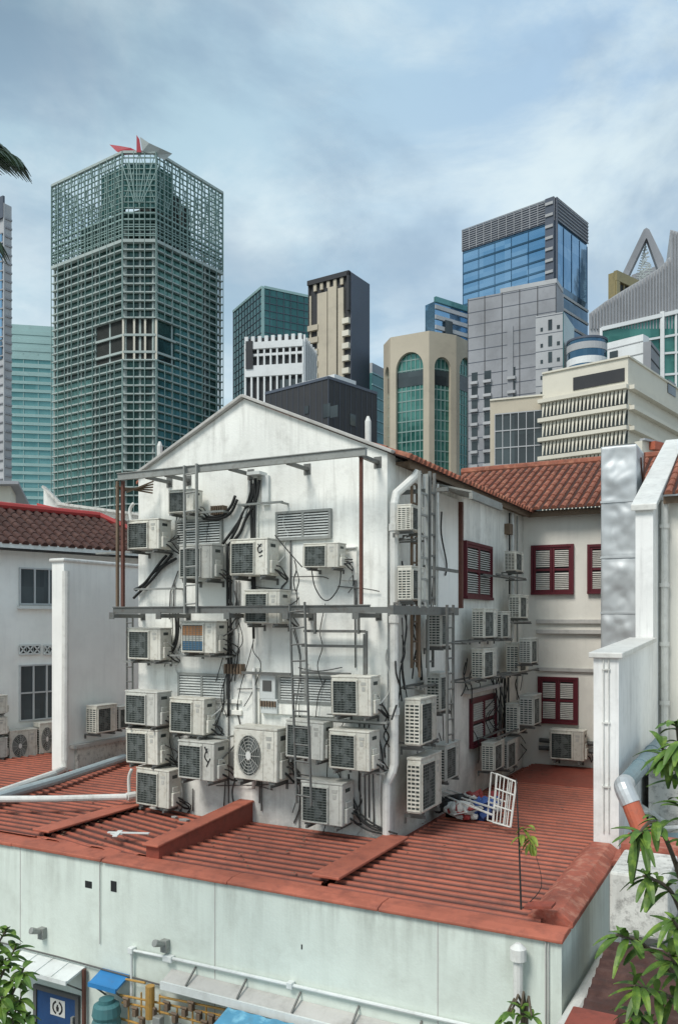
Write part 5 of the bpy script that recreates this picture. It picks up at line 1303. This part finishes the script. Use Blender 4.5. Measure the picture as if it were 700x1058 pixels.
# crown lattice: front, and the far sides seen through it
fbk1 = Face(A2, A2+(B2-B)); fbk2 = Face(B2, A2+(B2-B))
for f in (fm, fl, fr, fbk1, fbk2):
    m = MB(); n = max(2, round(f.L/1.95)); o = 0
    for k in range(n+1): u = f.L*k/n; f.box(m, u-.11, u+.11, zband, zt, -.2, .2)
    nz = 12
    for k in range(17): z = zband+(zt-zband)*k/16; f.box(m, 0, f.L, z-.13, z+.13, -.25, .25)
    for k in range(0, n, 3):
        a = f.P(f.L*k/n, 0, zr); b = f.P(f.L*min(n, k+3)/n, 0, zt); m.bar(a, b, .25)
        m.bar(f.P(f.L*min(n, k+3)/n, 0, zr), f.P(f.L*k/n, 0, zt), .25)
    t1.part('crown_lattice', m, 't_post')
m = MB()
for f, a, b in ((fm, 0, 1), (fl, 0, .35), (fr, 0, .3)): f.box(m, f.L*a, f.L*b, zr, zt-3, -2.6, -2.4)
t1.part('crown_glazing', m, 't_clear')
m = MB()
for k in range(7): f = fm; q = f.P(f.L*.5+(k-3)*4, -18, 0); m.bar((q.x, q.y, zr), (q.x, q.y, zr+random.uniform(4, 13)), random.uniform(3, 6))
t1.part('plant_room', m, 't_dark')
def sailsheet(name, pts, mt):                    # curved thin fin in the plane Y = const
    m = MB(); n = len(pts); m.slab([ray(x, y, d) for x, y, d in pts], cv_off); return t1.part(name, m, mt)
cv_off = (ray(143, 150, 301)-ray(143, 150, 300))*.6
sailsheet('sail_fin', [(113,149,302),(124,150.5,301),(135,152.5,300),(140,155,300),(140,159,300),(128,160,300),(120,156,301)], 'crimson')
sailsheet('sail_fin', [(141,139,299),(144,143.5,299),(146,157,299),(141,157,299)], 'crimson')
sailsheet('sail_fin', [(144.5,141,298),(154,147.5,298),(166,153,299),(178,158.5,301),(170,165,301),(158,160,300),(147,156,299)], 'sail')
m = MB()
for x0 in (125, 133, 141, 150, 158, 166): m.tube([ray(x0, 166, 297), ray(142+(x0-142)*.55, 190, 296), ray(142+(x0-142)*.2, 208, 296)], .2, 5, smooth=4)
t1.part('crown_rib', m, 't_post')
m = MB()
for f in (fm,): 
    n = 3
    for k in range(n+1): f.box(m, f.L*k/n-.35, f.L*k/n+.35, zdk0, zdk1, -.88, -.2)
t1.part('column', m, 'cream')

# --- teal ribbon block behind it
T = Tower('office_tower', 'pale teal glass office block with horizontal bands left of the netted tower', 14, 9, 70, 380, 5000, 337, 'teal_glass', 'glazing')
n = 34; z1 = T.z-2
for k in range(n):
    z = z1*(1-k/n*.92); m = MB(); T.R.box(m, 0, T.R.L, z-1.5, z+(.4 if k < 6 else -.1), .05, .5); T.part('spandrel_band', m, 'pale_teal')
mull(T, T.R, 0, T.z-12, 6, .3, 'pale_teal', .3); m = MB(); T.R.box(m, 0, T.R.L, T.z-14, T.z+1, .06, .3); T.part('parapet_band', m, 'pale_teal')
# --- edge tower at the far left
T = Tower('office_tower', 'grey and blue tower cut off by the left photo edge', -60, 5, 12, 230, 900, 210, 'greyl', 'wall')
m = MB(); T.Lf.box(m, 1.0, T.Lf.L, zat(3, 350, 230), T.z-8, .05, .3); T.part('glass_bay', m, 'blue_glass'); m = MB(); T.Lf.box(m, 1, T.Lf.L, zat(3, 370, 230), zat(3, 352, 230), .05, .3); T.part('glass_bay', m, 'blue_glass_d')
slabs(T, T.Lf, 20, T.z-8, 36, .35, 'greyc', .4, one=True); mull(T, T.Lf, 10, T.z, 3.2, .3, 'greyl', .42); slabs(T, T.R, 20, T.z-4, 40, .5, 'greyc', .3)
m = MB(); T.Lf.box(m, 0, T.Lf.L, T.z-4, T.z+2, .02, .6); T.part('parapet_band', m, 'navy')
# --- green glass slab
T = Tower('office_tower', 'deep green glass tower with a bright corner edge', 241, 271, 321, 330, 1900, 297, 'green_glass', 'glazing')
slabs(T, T.R, 10, T.z, 44, .22, 'navy', .2, one=True); slabs(T, T.Lf, 10, T.z, 44, .2, 'navy', .2, one=True)
mull(T, T.R, 5, T.z, 3, .16, 'navy', .22); mull(T, T.Lf, 5, T.z, 3, .12, 'navy', .22)
m = MB(); T.R.box(m, -.3, .7, 0, T.z+.3, -.3, .4); T.part('corner_post', m, 'pale_teal'); m = MB(); T.R.box(m, .7, T.R.L, T.z-.2, T.z+.8, -.5, .4); T.Lf.box(m, .3, T.Lf.L, T.z-.2, T.z+.8, -.5, .4); T.part('parapet_band', m, 'pale_teal')
# --- white gridded building
T = Tower('office_block', 'white framed office block with tall dark slots and toothed parapet', 254, 313.5, 325, 210, 520, 346, 'black', 'wall')
f = T.Lf; mull(T, f, 0, T.z-1.5, 1.75, .42, 'whitec', .8, name='white_pier'); m = MB(); f.box(m, 0, f.L, T.z-3.0, T.z-1.3, .02, 1.0); f.box(m, 0, f.L, T.z-10, T.z-7.2, .02, .9); f.box(m, 0, f.L, T.z-4.8, T.z-4.2, .02, .7); T.part('parapet_band', m, 'whitec')
m = MB(); k = .8
while k < f.L: f.box(m, k-.45, k+.45, T.z-1.29, T.z+.25, -.2, .8); k += 1.75
T.part('parapet_teeth', m, 'whitec'); mull(T, T.R, 0, T.z, 2.5, .8, 'whitec', .5, name='white_pier'); m = MB(); f.box(m, f.L*.86, f.L*.98, T.z-8, T.z-1, 0.9, 1.2); T.part('dark_panel', m, 'black')
m = MB(); f.box(m, 0, f.L*.4, T.z-15, T.z-11, .03, .3); T.part('window_band', m, 'dkglass')
# --- cream slab tower
T = Tower('apartment_tower', 'cream concrete slab tower with dark side and stacked balconies', 319, 362, 381, 260, 900, 281, 'black', 'wall')
f = T.Lf; L_ = f.L; zt_ = T.z
u = lambda px: f.U(px)
m = MB(); 
for a, b, o in ((329, 339, .8), (340.2, 349, 1.0), (350.5, 356, .9), (319.5, 322, .5)):
    f.box(m, u(b), u(a), 0, zt_-4.5 if o != 1.0 else zt_-3.5, .02, o)
T.part('cream_pier', m, 'beige')
m = MB(); f.box(m, u(341), u(338), 0, zt_-10, .0, .2); T.part('window_strip', m, 'dkglass')
for a, b in ((319.5, 330), (355, 361.8)):
    for k in range(20):
        z = zt_-16-k*3.9; m = MB(); f.box(m, u(b), u(a), z, z+1.7, .02, 1.2); T.part('balcony', m, 'cream' if a > 340 else 'beige')
m = MB(); f.box(m, 0, L_, zt_-1.2, zt_+.3, -.2, 1.1); f.box(m, 0, .8, zt_-12, zt_, .02, 1.1); f.box(m, L_-.6, L_, 0, zt_, .02, .5); T.part('roof_frame', m, 'black')
m = MB(); 
for k in range(5): f.box(m, L_*(.15+k*.16), L_*(.22+k*.16), zt_-3.4, zt_-1.3, .1, .7)
T.part('louvre_panel', m, 'beige'); m = MB(); T.R.box(m, 0, T.R.L, 0, T.z, .02, .25); T.part('side_cladding', m, 'navy')
# --- black low block
T = Tower('office_block', 'low black cladded block behind the gable ridge', 274, 339, 389, 120, 1100, 391, 'black', 'wall')
f = T.Lf; z1 = T.z
T2z = zat(330, 392, 125)
m = MB(); q0, q1 = f.U(352), f.U(290); 
for a, b, y0, y1 in ((334, 341, 418, 432), (341.5, 349, 420, 432), (315, 319, 420, 428)):
    f.box(m, f.U(b), f.U(a), f.Z(a, y1), f.Z(a, y0), .02, .1)
T.part('window', m, 'dkglass'); m = MB(); T.R.box(m, T.R.U(361), T.R.U(367), T.R.Z(364, 440), T.R.Z(364, 428), .02, .1); T.part('window', m, 'dkglass')
mull(T, f, 0, z1, 1.2, .05, 'navy', .06, name='panel_joints'); mull(T, T.R, 0, z1, 1.2, .05, 'navy', .06, name='panel_joints')
m = MB(); f.box(m, f.L*.18, f.L*.80, z1, z1+2.0, -9, -4); T.part('rooftop_plant', m, 'whitec')
m = MB(); f.box(m, 0, f.L, z1-.05, z1+.35, -.4, .12); T.R.box(m, 0.01, T.R.L, z1-.05, z1+.35, -.4, .12); T.part('coping', m, 'navy')
# --- sliver of teal block
T = Tower('office_block', 'narrow teal glass block between the cream slab and the arched building', 378, 384, 402, 330, 900, 385, 'green_glass', 'glazing'); slabs(T, T.R, 5, T.z, 22, .5, 'pale_teal', .3, one=True); m = MB(); T.R.box(m, 0, T.R.L, T.z, T.z+4, -8, .1); T.part('rooftop_plant', m, 'greyl')
# --- arched octagonal building
vp = [(396, 263), (403, 256), (443, 250), (471, 254), (494, 264), (492, 285), (440, 300), (398, 285)]
V = [xy(*p) for p in vp]; zt_ = zat(443, 341.5, 250)
ar = thing('arched_tower', 'beige faceted tower with tall arched green glass bays', 'building', tuple(V[2]))
m = MB(); c_ = sum(V, Vector())/8; m.prism([p+(c_-p).normalized()*1.3 for p in V], 0, zt_-1); obj('glazing', m, M['arch_glass'], ar)
m = MB(); m.prism([p+(c_-p).normalized()*.5 for p in V], zt_-1.2, zt_); obj('roof', m, M['beige'], ar)
for i in range(7):
    f = Face(V[i], V[i+1], (V[i]+V[i+1])/2-c_); L_ = f.L
    if L_ < 4.5:
        m = MB(); f.box(m, 0, L_, 0, zt_, -1, 0); obj('pier', m, M['beige'], ar); continue
    pw_ = 1.9 if L_ > 9 else 1.4; zs = zat(443, 385, 250); rad = (L_-2*pw_)/2; ns = 14; zs = zat(443, 378, 250)
    m = MB(); f.box(m, 0, pw_, 0, zs, -1.5, 0); f.box(m, L_-pw_, L_, 0, zs, -1.5, 0); obj('pier', m, M['beige'], ar)
    m = MB(); pts = [(L_/2-math.cos(math.pi*k/ns)*rad, zs+math.sin(math.pi*k/ns)*rad*1.15) for k in range(ns+1)]
    for (a, za_), (b, zb2) in zip(pts[:-1], pts[1:]):
        m.hexa([f.P(a,-1.5,za_), f.P(b,-1.5,zb2), f.P(b,0,zb2), f.P(a,0,za_), f.P(a,-1.5,zt_), f.P(b,-1.5,zt_), f.P(b,0,zt_), f.P(a,0,zt_)])
    f.box(m, 0, pw_, zs, zt_, -1.5, 0); f.box(m, L_-pw_, L_, zs, zt_, -1.5, 0); obj('arch', m, M['beige'], ar)
    m = MB(); n = round((L_-2*pw_)/1.5)
    for k in range(1, n): u_ = pw_+(L_-2*pw_)*k/n; f.box(m, u_-.11, u_+.11, 0, zs+rad*1.1*math.sin(math.acos(max(-1, min(1, (u_-L_/2)/rad)))), -1.45, -1.05)
    for k in range(24): z = zs-k*3.1+3; f.box(m, pw_, L_-pw_, z-.18, z+.18, -1.4, -1.1)
    obj('mullions', m, M['t_post'], ar)
    m = MB(); f.box(m, pw_, L_-pw_, zs-5, zs-.5, -1.35, -1.0); obj('transom_band', m, M['dkglass'], ar)
# --- small blue-ish block
T = Tower('office_block', 'pale blue office block with white bands beside the blue glass tower', 439, 449, 485, 300, 1500, 311, 'blue_glass', 'glazing'); slabs(T, T.R, 40, T.z-2, 22, 1.4, 'greyl', .5); m = MB(); T.R.box(m, T.R.L*.25, T.R.L*.45, T.z-30, T.z-6, .6, .9); T.part('window_strip', m, 'dkglass'); m = MB(); T.R.box(m, 0, T.R.L, T.z-.3, T.z+1.6, -.5, .6); T.part('parapet_band', m, 'teal_glass')
# --- blue glass tower
T = Tower('glass_tower', 'tall blue mirror glass tower with dark louvred top', 478, 573, 606, 300, 1100, 204, 'blue_glass', 'glazing')
f = T.Lf; zt_ = T.z; zk = f.Z(573, 227) 
m = MB(); f.box(m, 1.4, f.L, zat(573, 228, 300), zt_-.2, .02, .45); T.R.box(m, 0, T.R.L, zat(573, 226, 300), zt_-.2, .02, .45); T.part('louvred_band', m, 'navy')
slabs(T, f, zat(573, 226, 300), zt_, 9, .25, 'greyc', .7, one=True, o0=.46); mull(T, f, zat(573, 228, 300), zt_, 3.2, .25, 'greyc', .75, o0=.46)
slabs(T, T.R, zat(573, 226, 300), zt_, 6, .3, 'greyc', .7, one=True, o0=.46)
for k in range(22): 
    z = zat(573, 229, 300)-k*4.1; m = MB(); f.box(m, 1.4, f.L, z-.35, z+.35, .02, .18); T.part('spandrel_band', m, 'blue_glass_d')
m = MB(); f.box(m, 0, 3.4, 0, zt_+.2, .02, 1.0); T.R.box(m, 0, .5, 0, zt_, .02, .9); T.part('corner_bay', m, 'navy')
for k in range(26): z = zt_-2-k*4.1; m = MB(); f.box(m, .2, 3.2, z-.5, z+.5, 1.02, 1.4); T.part('corner_balcony', m, 'greyl')
mull(T, f, 10, zat(573, 229, 300), 7.5, .12, 'blue_glass_d', .2, u0=3.5); mull(T, T.R, 10, zat(573, 229, 300), 6, .2, 'blue_glass_d', .2)
m = MB(); T.R.box(m, .6, T.R.L, 0, zat(590, 303, 310), .05, .3); T.part('lower_glass', m, 'blue_glass_d')
for k in range(6): z = zat(590, 306, 310)-k*5.0; m = MB(); a = T.R.P(.6, .5, z-2.0); b = T.R.P(T.R.L, .5, z+1.5-3.5); m.bar(a, b, .25, .9); T.part('spandrel_band', m, 'greyl')
# --- grey concrete tower (two blocks)
T = Tower('concrete_tower', 'grey panelled concrete tower with columns of dark windows', 483, 574, 582, 230, 800, 292, 'greyc', 'wall')
f = T.Lf; zt_ = T.z
for a, b, n in ((487, 493, 22), (500, 507, 22), (525, 532, 22), (549, 557, 14)):
    for k in range(n):
        z = zt_-24-k*4.0
        if z < 5 or (a == 549 and z > zt_-48): continue
        m = MB(); f.box(m, f.U(b), f.U(a), z, z+2.4, .02, .12); T.part('window', m, 'dkglass')
        m = MB(); f.box(m, f.U(b)-.2, f.U(a)+.2, z-1.1, z-.3, .02, .9); T.part('balcony', m, 'greyl')
slabs(T, f, 5, zt_-.5, 26, .18, 'navy', .05, one=True, name='panel_joints'); mull(T, f, 0, zt_, 5.2, .2, 'black', .06, name='panel_joints')
m = MB(); f.box(m, f.U(530), f.U(524), zt_-30, zt_-10, .06, .3); T.part('louvre_panel', m, 'greyc' )
m = MB(); f.box(m, -.2, f.L*.62, zt_, zt_+1.2, -8, .1); T.part('coping', m, 'greyl')
T = Tower('concrete_tower', 'lower grey concrete block with small dark slots in front of the panelled tower', 553, 581, 592, 205, 800, 322, 'greyl', 'wall')
f = T.Lf
for a, b in ((566, 570), (558, 560.5), (575, 578)):
    for k in range(12):
        z = T.z-4-k*4.0; m = MB(); f.box(m, f.U(b), f.U(a), z, z+(2.6 if a == 566 else .9), .02, .1); T.part('window', m, 'dkglass')
slabs(T, f, 5, T.z-.4, 18, .15, 'navy', .04, one=True, name='panel_joints'); m = MB(); T.R.box(m, 0, T.R.L, 0, T.z, .02, .2); T.part('side_glazing', m, 'green_glass')
# --- banded rounded block
cA = xy(592, 190); rb = thing('rounded_block', 'small rounded block with white and blue glass bands', 'building', tuple(cA))
cen2 = xy(606, 196); rr = xy(626, 196).__sub__(cen2).length; pr = [cen2+Vector((math.cos(2*math.pi*k/32), math.sin(2*math.pi*k/32), 0))*rr for k in range(32)]
ztt = zat(606, 346, 190)
m = MB(); m.prism(pr, 0, ztt); obj('glazing', m, M['blue_glass_d'], rb)
for k in range(10):
    z = ztt-1.4-k*3.3; m = MB(); m.prism([cen2+(p-cen2)*1.02 for p in pr], z-1.0, z+.6); obj('spandrel_band', m, M['whitec'] if k else M['greyl'], rb)
m = MB(); m.prism([cen2+(p-cen2)*1.035 for p in pr], ztt, ztt+.5); obj('roof', m, M['navy'], rb)
# --- slanted grey building with glass grid
pp = lambda pts, Y: [ray(x, y, Y) for x, y in pts]
fd = (ray(640, 640, 201)-ray(640, 640, 200)); fd.z = 0; fd.normalize()
sg = thing('slanted_building', 'grey ribbed building with curved sloping roofline and green glass grid', 'building', tuple(xy(660, 200)))
prof = [(608, 324), (624, 312), (638, 303), (652, 294.5), (666, 286.5), (680, 277), (687, 270.5), (692, 264), (692, 237), (703, 240), (760, 240), (760, 640), (608, 640)]
m = MB(); m.slab(pp(prof, 200), fd*40); obj('wall', m, M['greyl'], sg)
FF = Face(xy(608, 199.9), xy(760, 199.9))
m = MB()
for k in range(44):
    px = 610+k*3.2; ytop = 0
    for (x0, y0), (x1, y1) in zip(prof[:10], prof[1:11]):
        if x0 <= px <= x1 and x1 > x0: ytop = y0+(y1-y0)*(px-x0)/(x1-x0)
    if not ytop: continue
    u_ = FF.U(px); FF.box(m, u_-.14, u_+.14, FF.Z(px, 340), FF.Z(px, ytop+1.5), .02, .35)
obj('rib', m, M['greyc'], sg)
m = MB(); FF.box(m, FF.U(621), FF.U(760), 0, 0.1+FF.Z(650, 480), .02, .3)
m.slab([FF.P(FF.U(x), .3, FF.Z(x, y)) for x, y in ((621, 341), (690, 323), (760, 310), (760, 480), (621, 480))], -FF.n*.28)
obj('glazing', m, M['arch_glass'], sg)
m = MB()
def fbar(x0, y0, x1, y1, w): m.bar(FF.P(FF.U(x0), .55, FF.Z(x0, y0)), FF.P(FF.U(x1), .55, FF.Z(x1, y1)), w)
fbar(620, 341, 760, 309, .9); fbar(620, 340, 620, 480, .6); fbar(683, 323, 683, 480, .9); fbar(697, 321, 697, 480, .5); fbar(666, 352, 760, 336, .5); fbar(684, 366, 760, 360, .5); fbar(684, 388, 760, 382, .5); fbar(684, 408, 760, 402, .5)
obj('glazing_bar', m, M['whitec'], sg)
wb = Tower('office_block', 'plain white block in front of the green glass grid', 627, 664, 670, 180, 1200, 345, 'whitec', 'wall'); slabs(wb, wb.Lf, 20, wb.z-1.5, 18, .2, 'greyl', .1, one=True); m = MB(); wb.Lf.box(m, wb.Lf.U(638), wb.Lf.U(630), wb.Lf.Z(634, 372), wb.Lf.Z(634, 363), .02, .3); wb.part('window', m, 'dkglass')
gb = Tower('office_block', 'narrow weathered grey block beside the white block', 664, 672, 681, 178, 900, 352, 'greyc', 'wall'); slabs(gb, gb.R, 20, gb.z-1, 16, .3, 'black', .1, one=True)
# --- triangular spire and gilded block
sprt = thing('spire', 'pointed triangular lattice spire above the slanted roof', 'spire', tuple(xy(663, 330)))
O1 = [(639, 290), (664.5, 237), (667.5, 235), (670.5, 237), (685, 267), (690, 290), (684, 290), (668, 246), (667, 246), (646, 290)]
m = MB(); m.slab(pp(O1, 330), fd*5); obj('frame', m, M['greyc'], sprt)
m = MB(); random.seed(3)
for k in range(16):
    y = 256+k*2.6; w = (y-250)*.27
    m.bar(ray(666-w, y, 332), ray(666+w, y+random.uniform(-3, 3), 332), .35); m.bar(ray(666-w*.7, y+4, 332), ray(666+w*random.uniform(-.2, 1), y-4, 332), .4)
obj('lattice', m, M['sail'], sprt); m = MB(); m.slab(pp([(652, 284), (690, 270), (690, 640), (652, 640)], 345), fd*10); obj('base', m, M['greyc'], sprt)
T = Tower('office_block', 'gold framed block top peeking beside the triangular spire', 628, 634, 664, 300, 1400, 281, 'bronze', 'wall'); m = MB(); T.R.box(m, T.R.L*.12, T.R.L*.9, T.z-12, T.z-3.5, .02, .3); T.part('opening', m, 'dark'); m = MB(); T.R.box(m, 0, T.R.L, T.z-3.2, T.z+.4, -.2, 1.2); T.R.box(m, 0, T.R.L*.1, 0, T.z-3.3, .02, 1.2); T.part('gold_frame', m, 'bronze')
mull(T, T.R, T.z-18, T.z-3.3, 2.6, .4, 'bronze', .6)
# --- cream building with triangular sun fins
T = Tower('finned_building', 'cream building with rows of zigzag sun fins and stepped ledges', 560, 648.5, 712, 120, 1060, 369, 'cream', 'wall')
f = T.Lf; g = T.R; zt_ = T.z; Y0 = 120
zf = [zat(648.5, y, Y0) for y in (398, 419, 440.5, 461, 482, 503, 524)]
m = MB(); f.box(m, f.U(645), f.U(592), f.Z(645, 398)+.6, f.Z(645, 380), .02, .12); T.part('dark_opening', m, 'black')
m = MB(); f.box(m, -.1, f.L, zt_, zt_+.25, -.5, .25); g.box(m, 0, g.L, zt_, zt_+.25, -.5, .25); T.part('coping', m, 'cream')
for i in range(6):
    z1, z0 = zf[i], zf[i+1]; h = z1-z0
    m = MB(); f.box(m, .05, f.L, z0, z1-h*.22, .02, .12); T.part('window_band', m, 'dkglass')
    m = MB(); f.box(m, -.15, f.L+.3, z1-h*.2, z1, .02, 1.1); g.box(m, .02, g.L, z1-h*.2, z1, .02, .9); T.part('ledge', m, 'cream')
    m = MB(); n = 22; w = (f.L-.2)/n; t0_, t1_ = z1-h*.2, z0+h*.06
    for k in range(n):
        u_ = .1+w*k; 
        m.slab([f.P(u_+w*.06, .5, t0_), f.P(u_+w*.80, .5, t0_), f.P(u_+w*.52, .95, t1_), f.P(u_+w*.34, .95, t1_)], -f.n*.25)
    T.part('sun_fins', m, 'cream')
    m = MB(); g.box(m, .3, g.L, z0+.05, z0+h*.10, .02, .14); T.part('shadow_gap', m, 'beige')
m = MB(); g.box(m, g.U(689), g.U(697), g.Z(693, 408), g.Z(693, 394), .02, .12); T.part('window', m, 'dkglass')
# --- bronze glass annex left of it
T = Tower('office_block', 'beige topped block with smoked glass grid left of the finned building', 506, 570, 575, 128, 700, 408, 'beige', 'wall')
f = T.Lf; zt_ = T.z; zg = zat(570, 424, 128); zg = f.Z(560, 424)
m = MB(); f.box(m, .2, f.L-.8, 0, zg, .02, .15); T.part('glazing', m, 'dkglass'); mull(T, f, 0, zg, 1.15, .12, 'greyl', .3, u0=.2, u1=f.L-.8, o0=.16); slabs(T, f, 2, zg, 14, .16, 'greyl', .28, u0=.2, u1=f.L-.8, one=True, o0=.155)
m = MB(); f.box(m, 0, f.L, zt_, zt_+.25, -.4, .2); T.part('coping', m, 'cream')
T = Tower('low_block', 'low cream rooftop block with small orange box beyond the tiled roof at right', 655, 663, 730, 60, 1500, 455, 'cream', 'wall'); m = MB(); T.R.box(m, T.R.U(670), T.R.U(682), T.R.Z(676, 466), T.R.Z(676, 458), .02, .5); T.part('duct_box', m, 'orangepipe'); m = MB(); T.R.box(m, 0, T.R.L, T.z, T.z+.15, -.2, .2); T.part('coping', m, 'greyl')

# ------------------------------------------------------------------ ground
m = MB(); s_ = 6000; m.add([(-s_,-s_,0), (s_,-s_,0), (s_,s_,0), (-s_,s_,0)], [(0,1,2,3)])
tag(obj('ground', m, M['concrete'], None, origin=(0,0,0)), kind='structure')
m = MB(); m.add([(-60,2.5,.004), (30,2.5,.004), (30,7.2,.004), (-60,7.2,.004)], [(0,1,2,3)])
tag(obj('road', m, M['asphalt'], None), kind='structure')
m = MB(); m.box(-60, 30, 7.2, FY-.001, 0.0, .12); tag(obj('pavement', m, M['concrete'], None), kind='structure')

# ------------------------------------------------------------------ sky and light
SUN_EL, SUN_AZ = R(52), R(205)
w = bpy.data.worlds.new('World'); scene.world = w; w.use_nodes = True
nt = w.node_tree; N = nt.nodes; L = nt.links; bg = N['Background']
sky = N.new('ShaderNodeTexSky'); sky.sky_type = 'NISHITA'; sky.sun_disc = False; sky.sun_elevation = SUN_EL; sky.sun_rotation = SUN_AZ
sky.air_density = 1.2; sky.dust_density = 2
tc = N.new('ShaderNodeTexCoord')
mp = N.new('ShaderNodeMapping'); mp.inputs['Rotation'].default_value = (0, 0, -TH); L.new(tc.outputs['Generated'], mp.inputs['Vector'])   # x right, y ahead
sep = N.new('ShaderNodeSeparateXYZ'); L.new(mp.outputs[0], sep.inputs[0])
def nz(scale, det, rough, dist, off, zs=1.8):
    a = N.new('ShaderNodeMapping'); a.inputs['Scale'].default_value = (1, 1, zs); a.inputs['Location'].default_value = off; L.new(mp.outputs[0], a.inputs['Vector'])
    n = N.new('ShaderNodeTexNoise'); n.inputs['Scale'].default_value = scale; n.inputs['Detail'].default_value = det; n.inputs['Roughness'].default_value = rough; n.inputs['Distortion'].default_value = dist
    L.new(a.outputs[0], n.inputs['Vector']); return n.outputs['Fac']
def mr(s, a, b, c=0, d=1):
    r = N.new('ShaderNodeMapRange'); r.interpolation_type = 'SMOOTHSTEP'
    for k, q in zip(('From Min', 'From Max', 'To Min', 'To Max'), (a, b, c, d)): r.inputs[k].default_value = q
    L.new(s, r.inputs['Value']); return r.outputs[0]
def mx(f, a, b):
    x = N.new('ShaderNodeMix'); x.data_type = 'RGBA'
    if isinstance(f, (int, float)): x.inputs[0].default_value = f
    else: L.new(f, x.inputs[0])
    for i, q in ((6, a), (7, b)):
        if isinstance(q, tuple): x.inputs[i].default_value = (*q, 1)
        else: L.new(q, x.inputs[i])
    return x.outputs[2]
def mm(op, a, b):
    x = N.new('ShaderNodeMath'); x.operation = op; x.use_clamp = op == 'MULTIPLY'
    for i, q in enumerate((a, b)):
        if isinstance(q, (int, float)): x.inputs[i].default_value = q
        else: L.new(q, x.inputs[i])
    return x.outputs[0]
skym = N.new('ShaderNodeMix'); skym.data_type = 'RGBA'; skym.blend_type = 'MULTIPLY'; skym.inputs[0].default_value = 1; L.new(sky.outputs[0], skym.inputs[6]); skym.inputs[7].default_value = (1, 1, 1, 1)
SC = 10.0     # cloud colours are given for background strength 0.1
cl = lambda r, g, b: tuple(x*SC for x in srgb(r, g, b))
side = mr(sep.outputs['X'], -.25, .3)
base = mx(side, cl(164, 190, 201), cl(152, 178, 201))
base = mx(mr(nz(3.0, 8, .58, .35, (1.3, .5, 2.1)), .42, .64), base, cl(194, 209, 214))
lowmask = mr(sep.outputs['Z'], .55, .10)
base = mx(mm('MULTIPLY', mr(nz(3.2, 8, .58, .3, (4.3, 1.7, .4)), .44, .60), lowmask), base, cl(222, 231, 231))
dk = mm('MULTIPLY', mr(nz(2.3, 8, .56, .3, (.2, 3.1, 5.2)), .42, .62), mr(sep.outputs['Z'], .18, .45))
base = mx(mm('MULTIPLY', dk, .7), base, cl(126, 149, 170))
ul = mm('MULTIPLY', mr(sep.outputs['X'], -.05, -.38), mr(sep.outputs['Z'], .45, .62))
ul = mm('MULTIPLY', ul, mr(nz(3.0, 5, .55, .3, (2, 2, 2)), .25, .55))
base = mx(mm('MULTIPLY', ul, .95), base, cl(98, 122, 140))
col = mx(.10, base, skym.outputs[2])
L.new(col, bg.inputs['Color']); bg.inputs['Strength'].default_value = .142
sd = bpy.data.lights.new('sun', 'SUN'); sd.energy = 3.0; sd.angle = R(22); sd.color = (1, .96, .9)
so = bpy.data.objects.new('sun', sd); C.objects.link(so)
sv_ = cw(-.55, -.62, 0)-EYE; sv_ = Vector((sv_.x, sv_.y, 0)).normalized()*math.cos(SUN_EL)+Vector((0,0,math.sin(SUN_EL)))
so.rotation_euler = sv_.to_track_quat('Z', 'Y').to_euler(); so.location = (0, 0, 60)
sky.sun_rotation = math.atan2(sv_.x, sv_.y)

# ------------------------------------------------------------------ camera
cd = bpy.data.cameras.new('camera'); cam = bpy.data.objects.new('camera', cd); C.objects.link(cam)
cam.location = EYE; cam.rotation_euler = (R(90), 0, TH)
cd.sensor_fit = 'HORIZONTAL'; cd.sensor_width = 36; cd.lens = F/700*36; cd.shift_y = (HY-529)/700; cd.clip_start = .1; cd.clip_end = 9000
scene.camera = cam
scene.view_settings.view_transform = 'Standard'; scene.view_settings.look = 'None'; scene.view_settings.exposure = 0
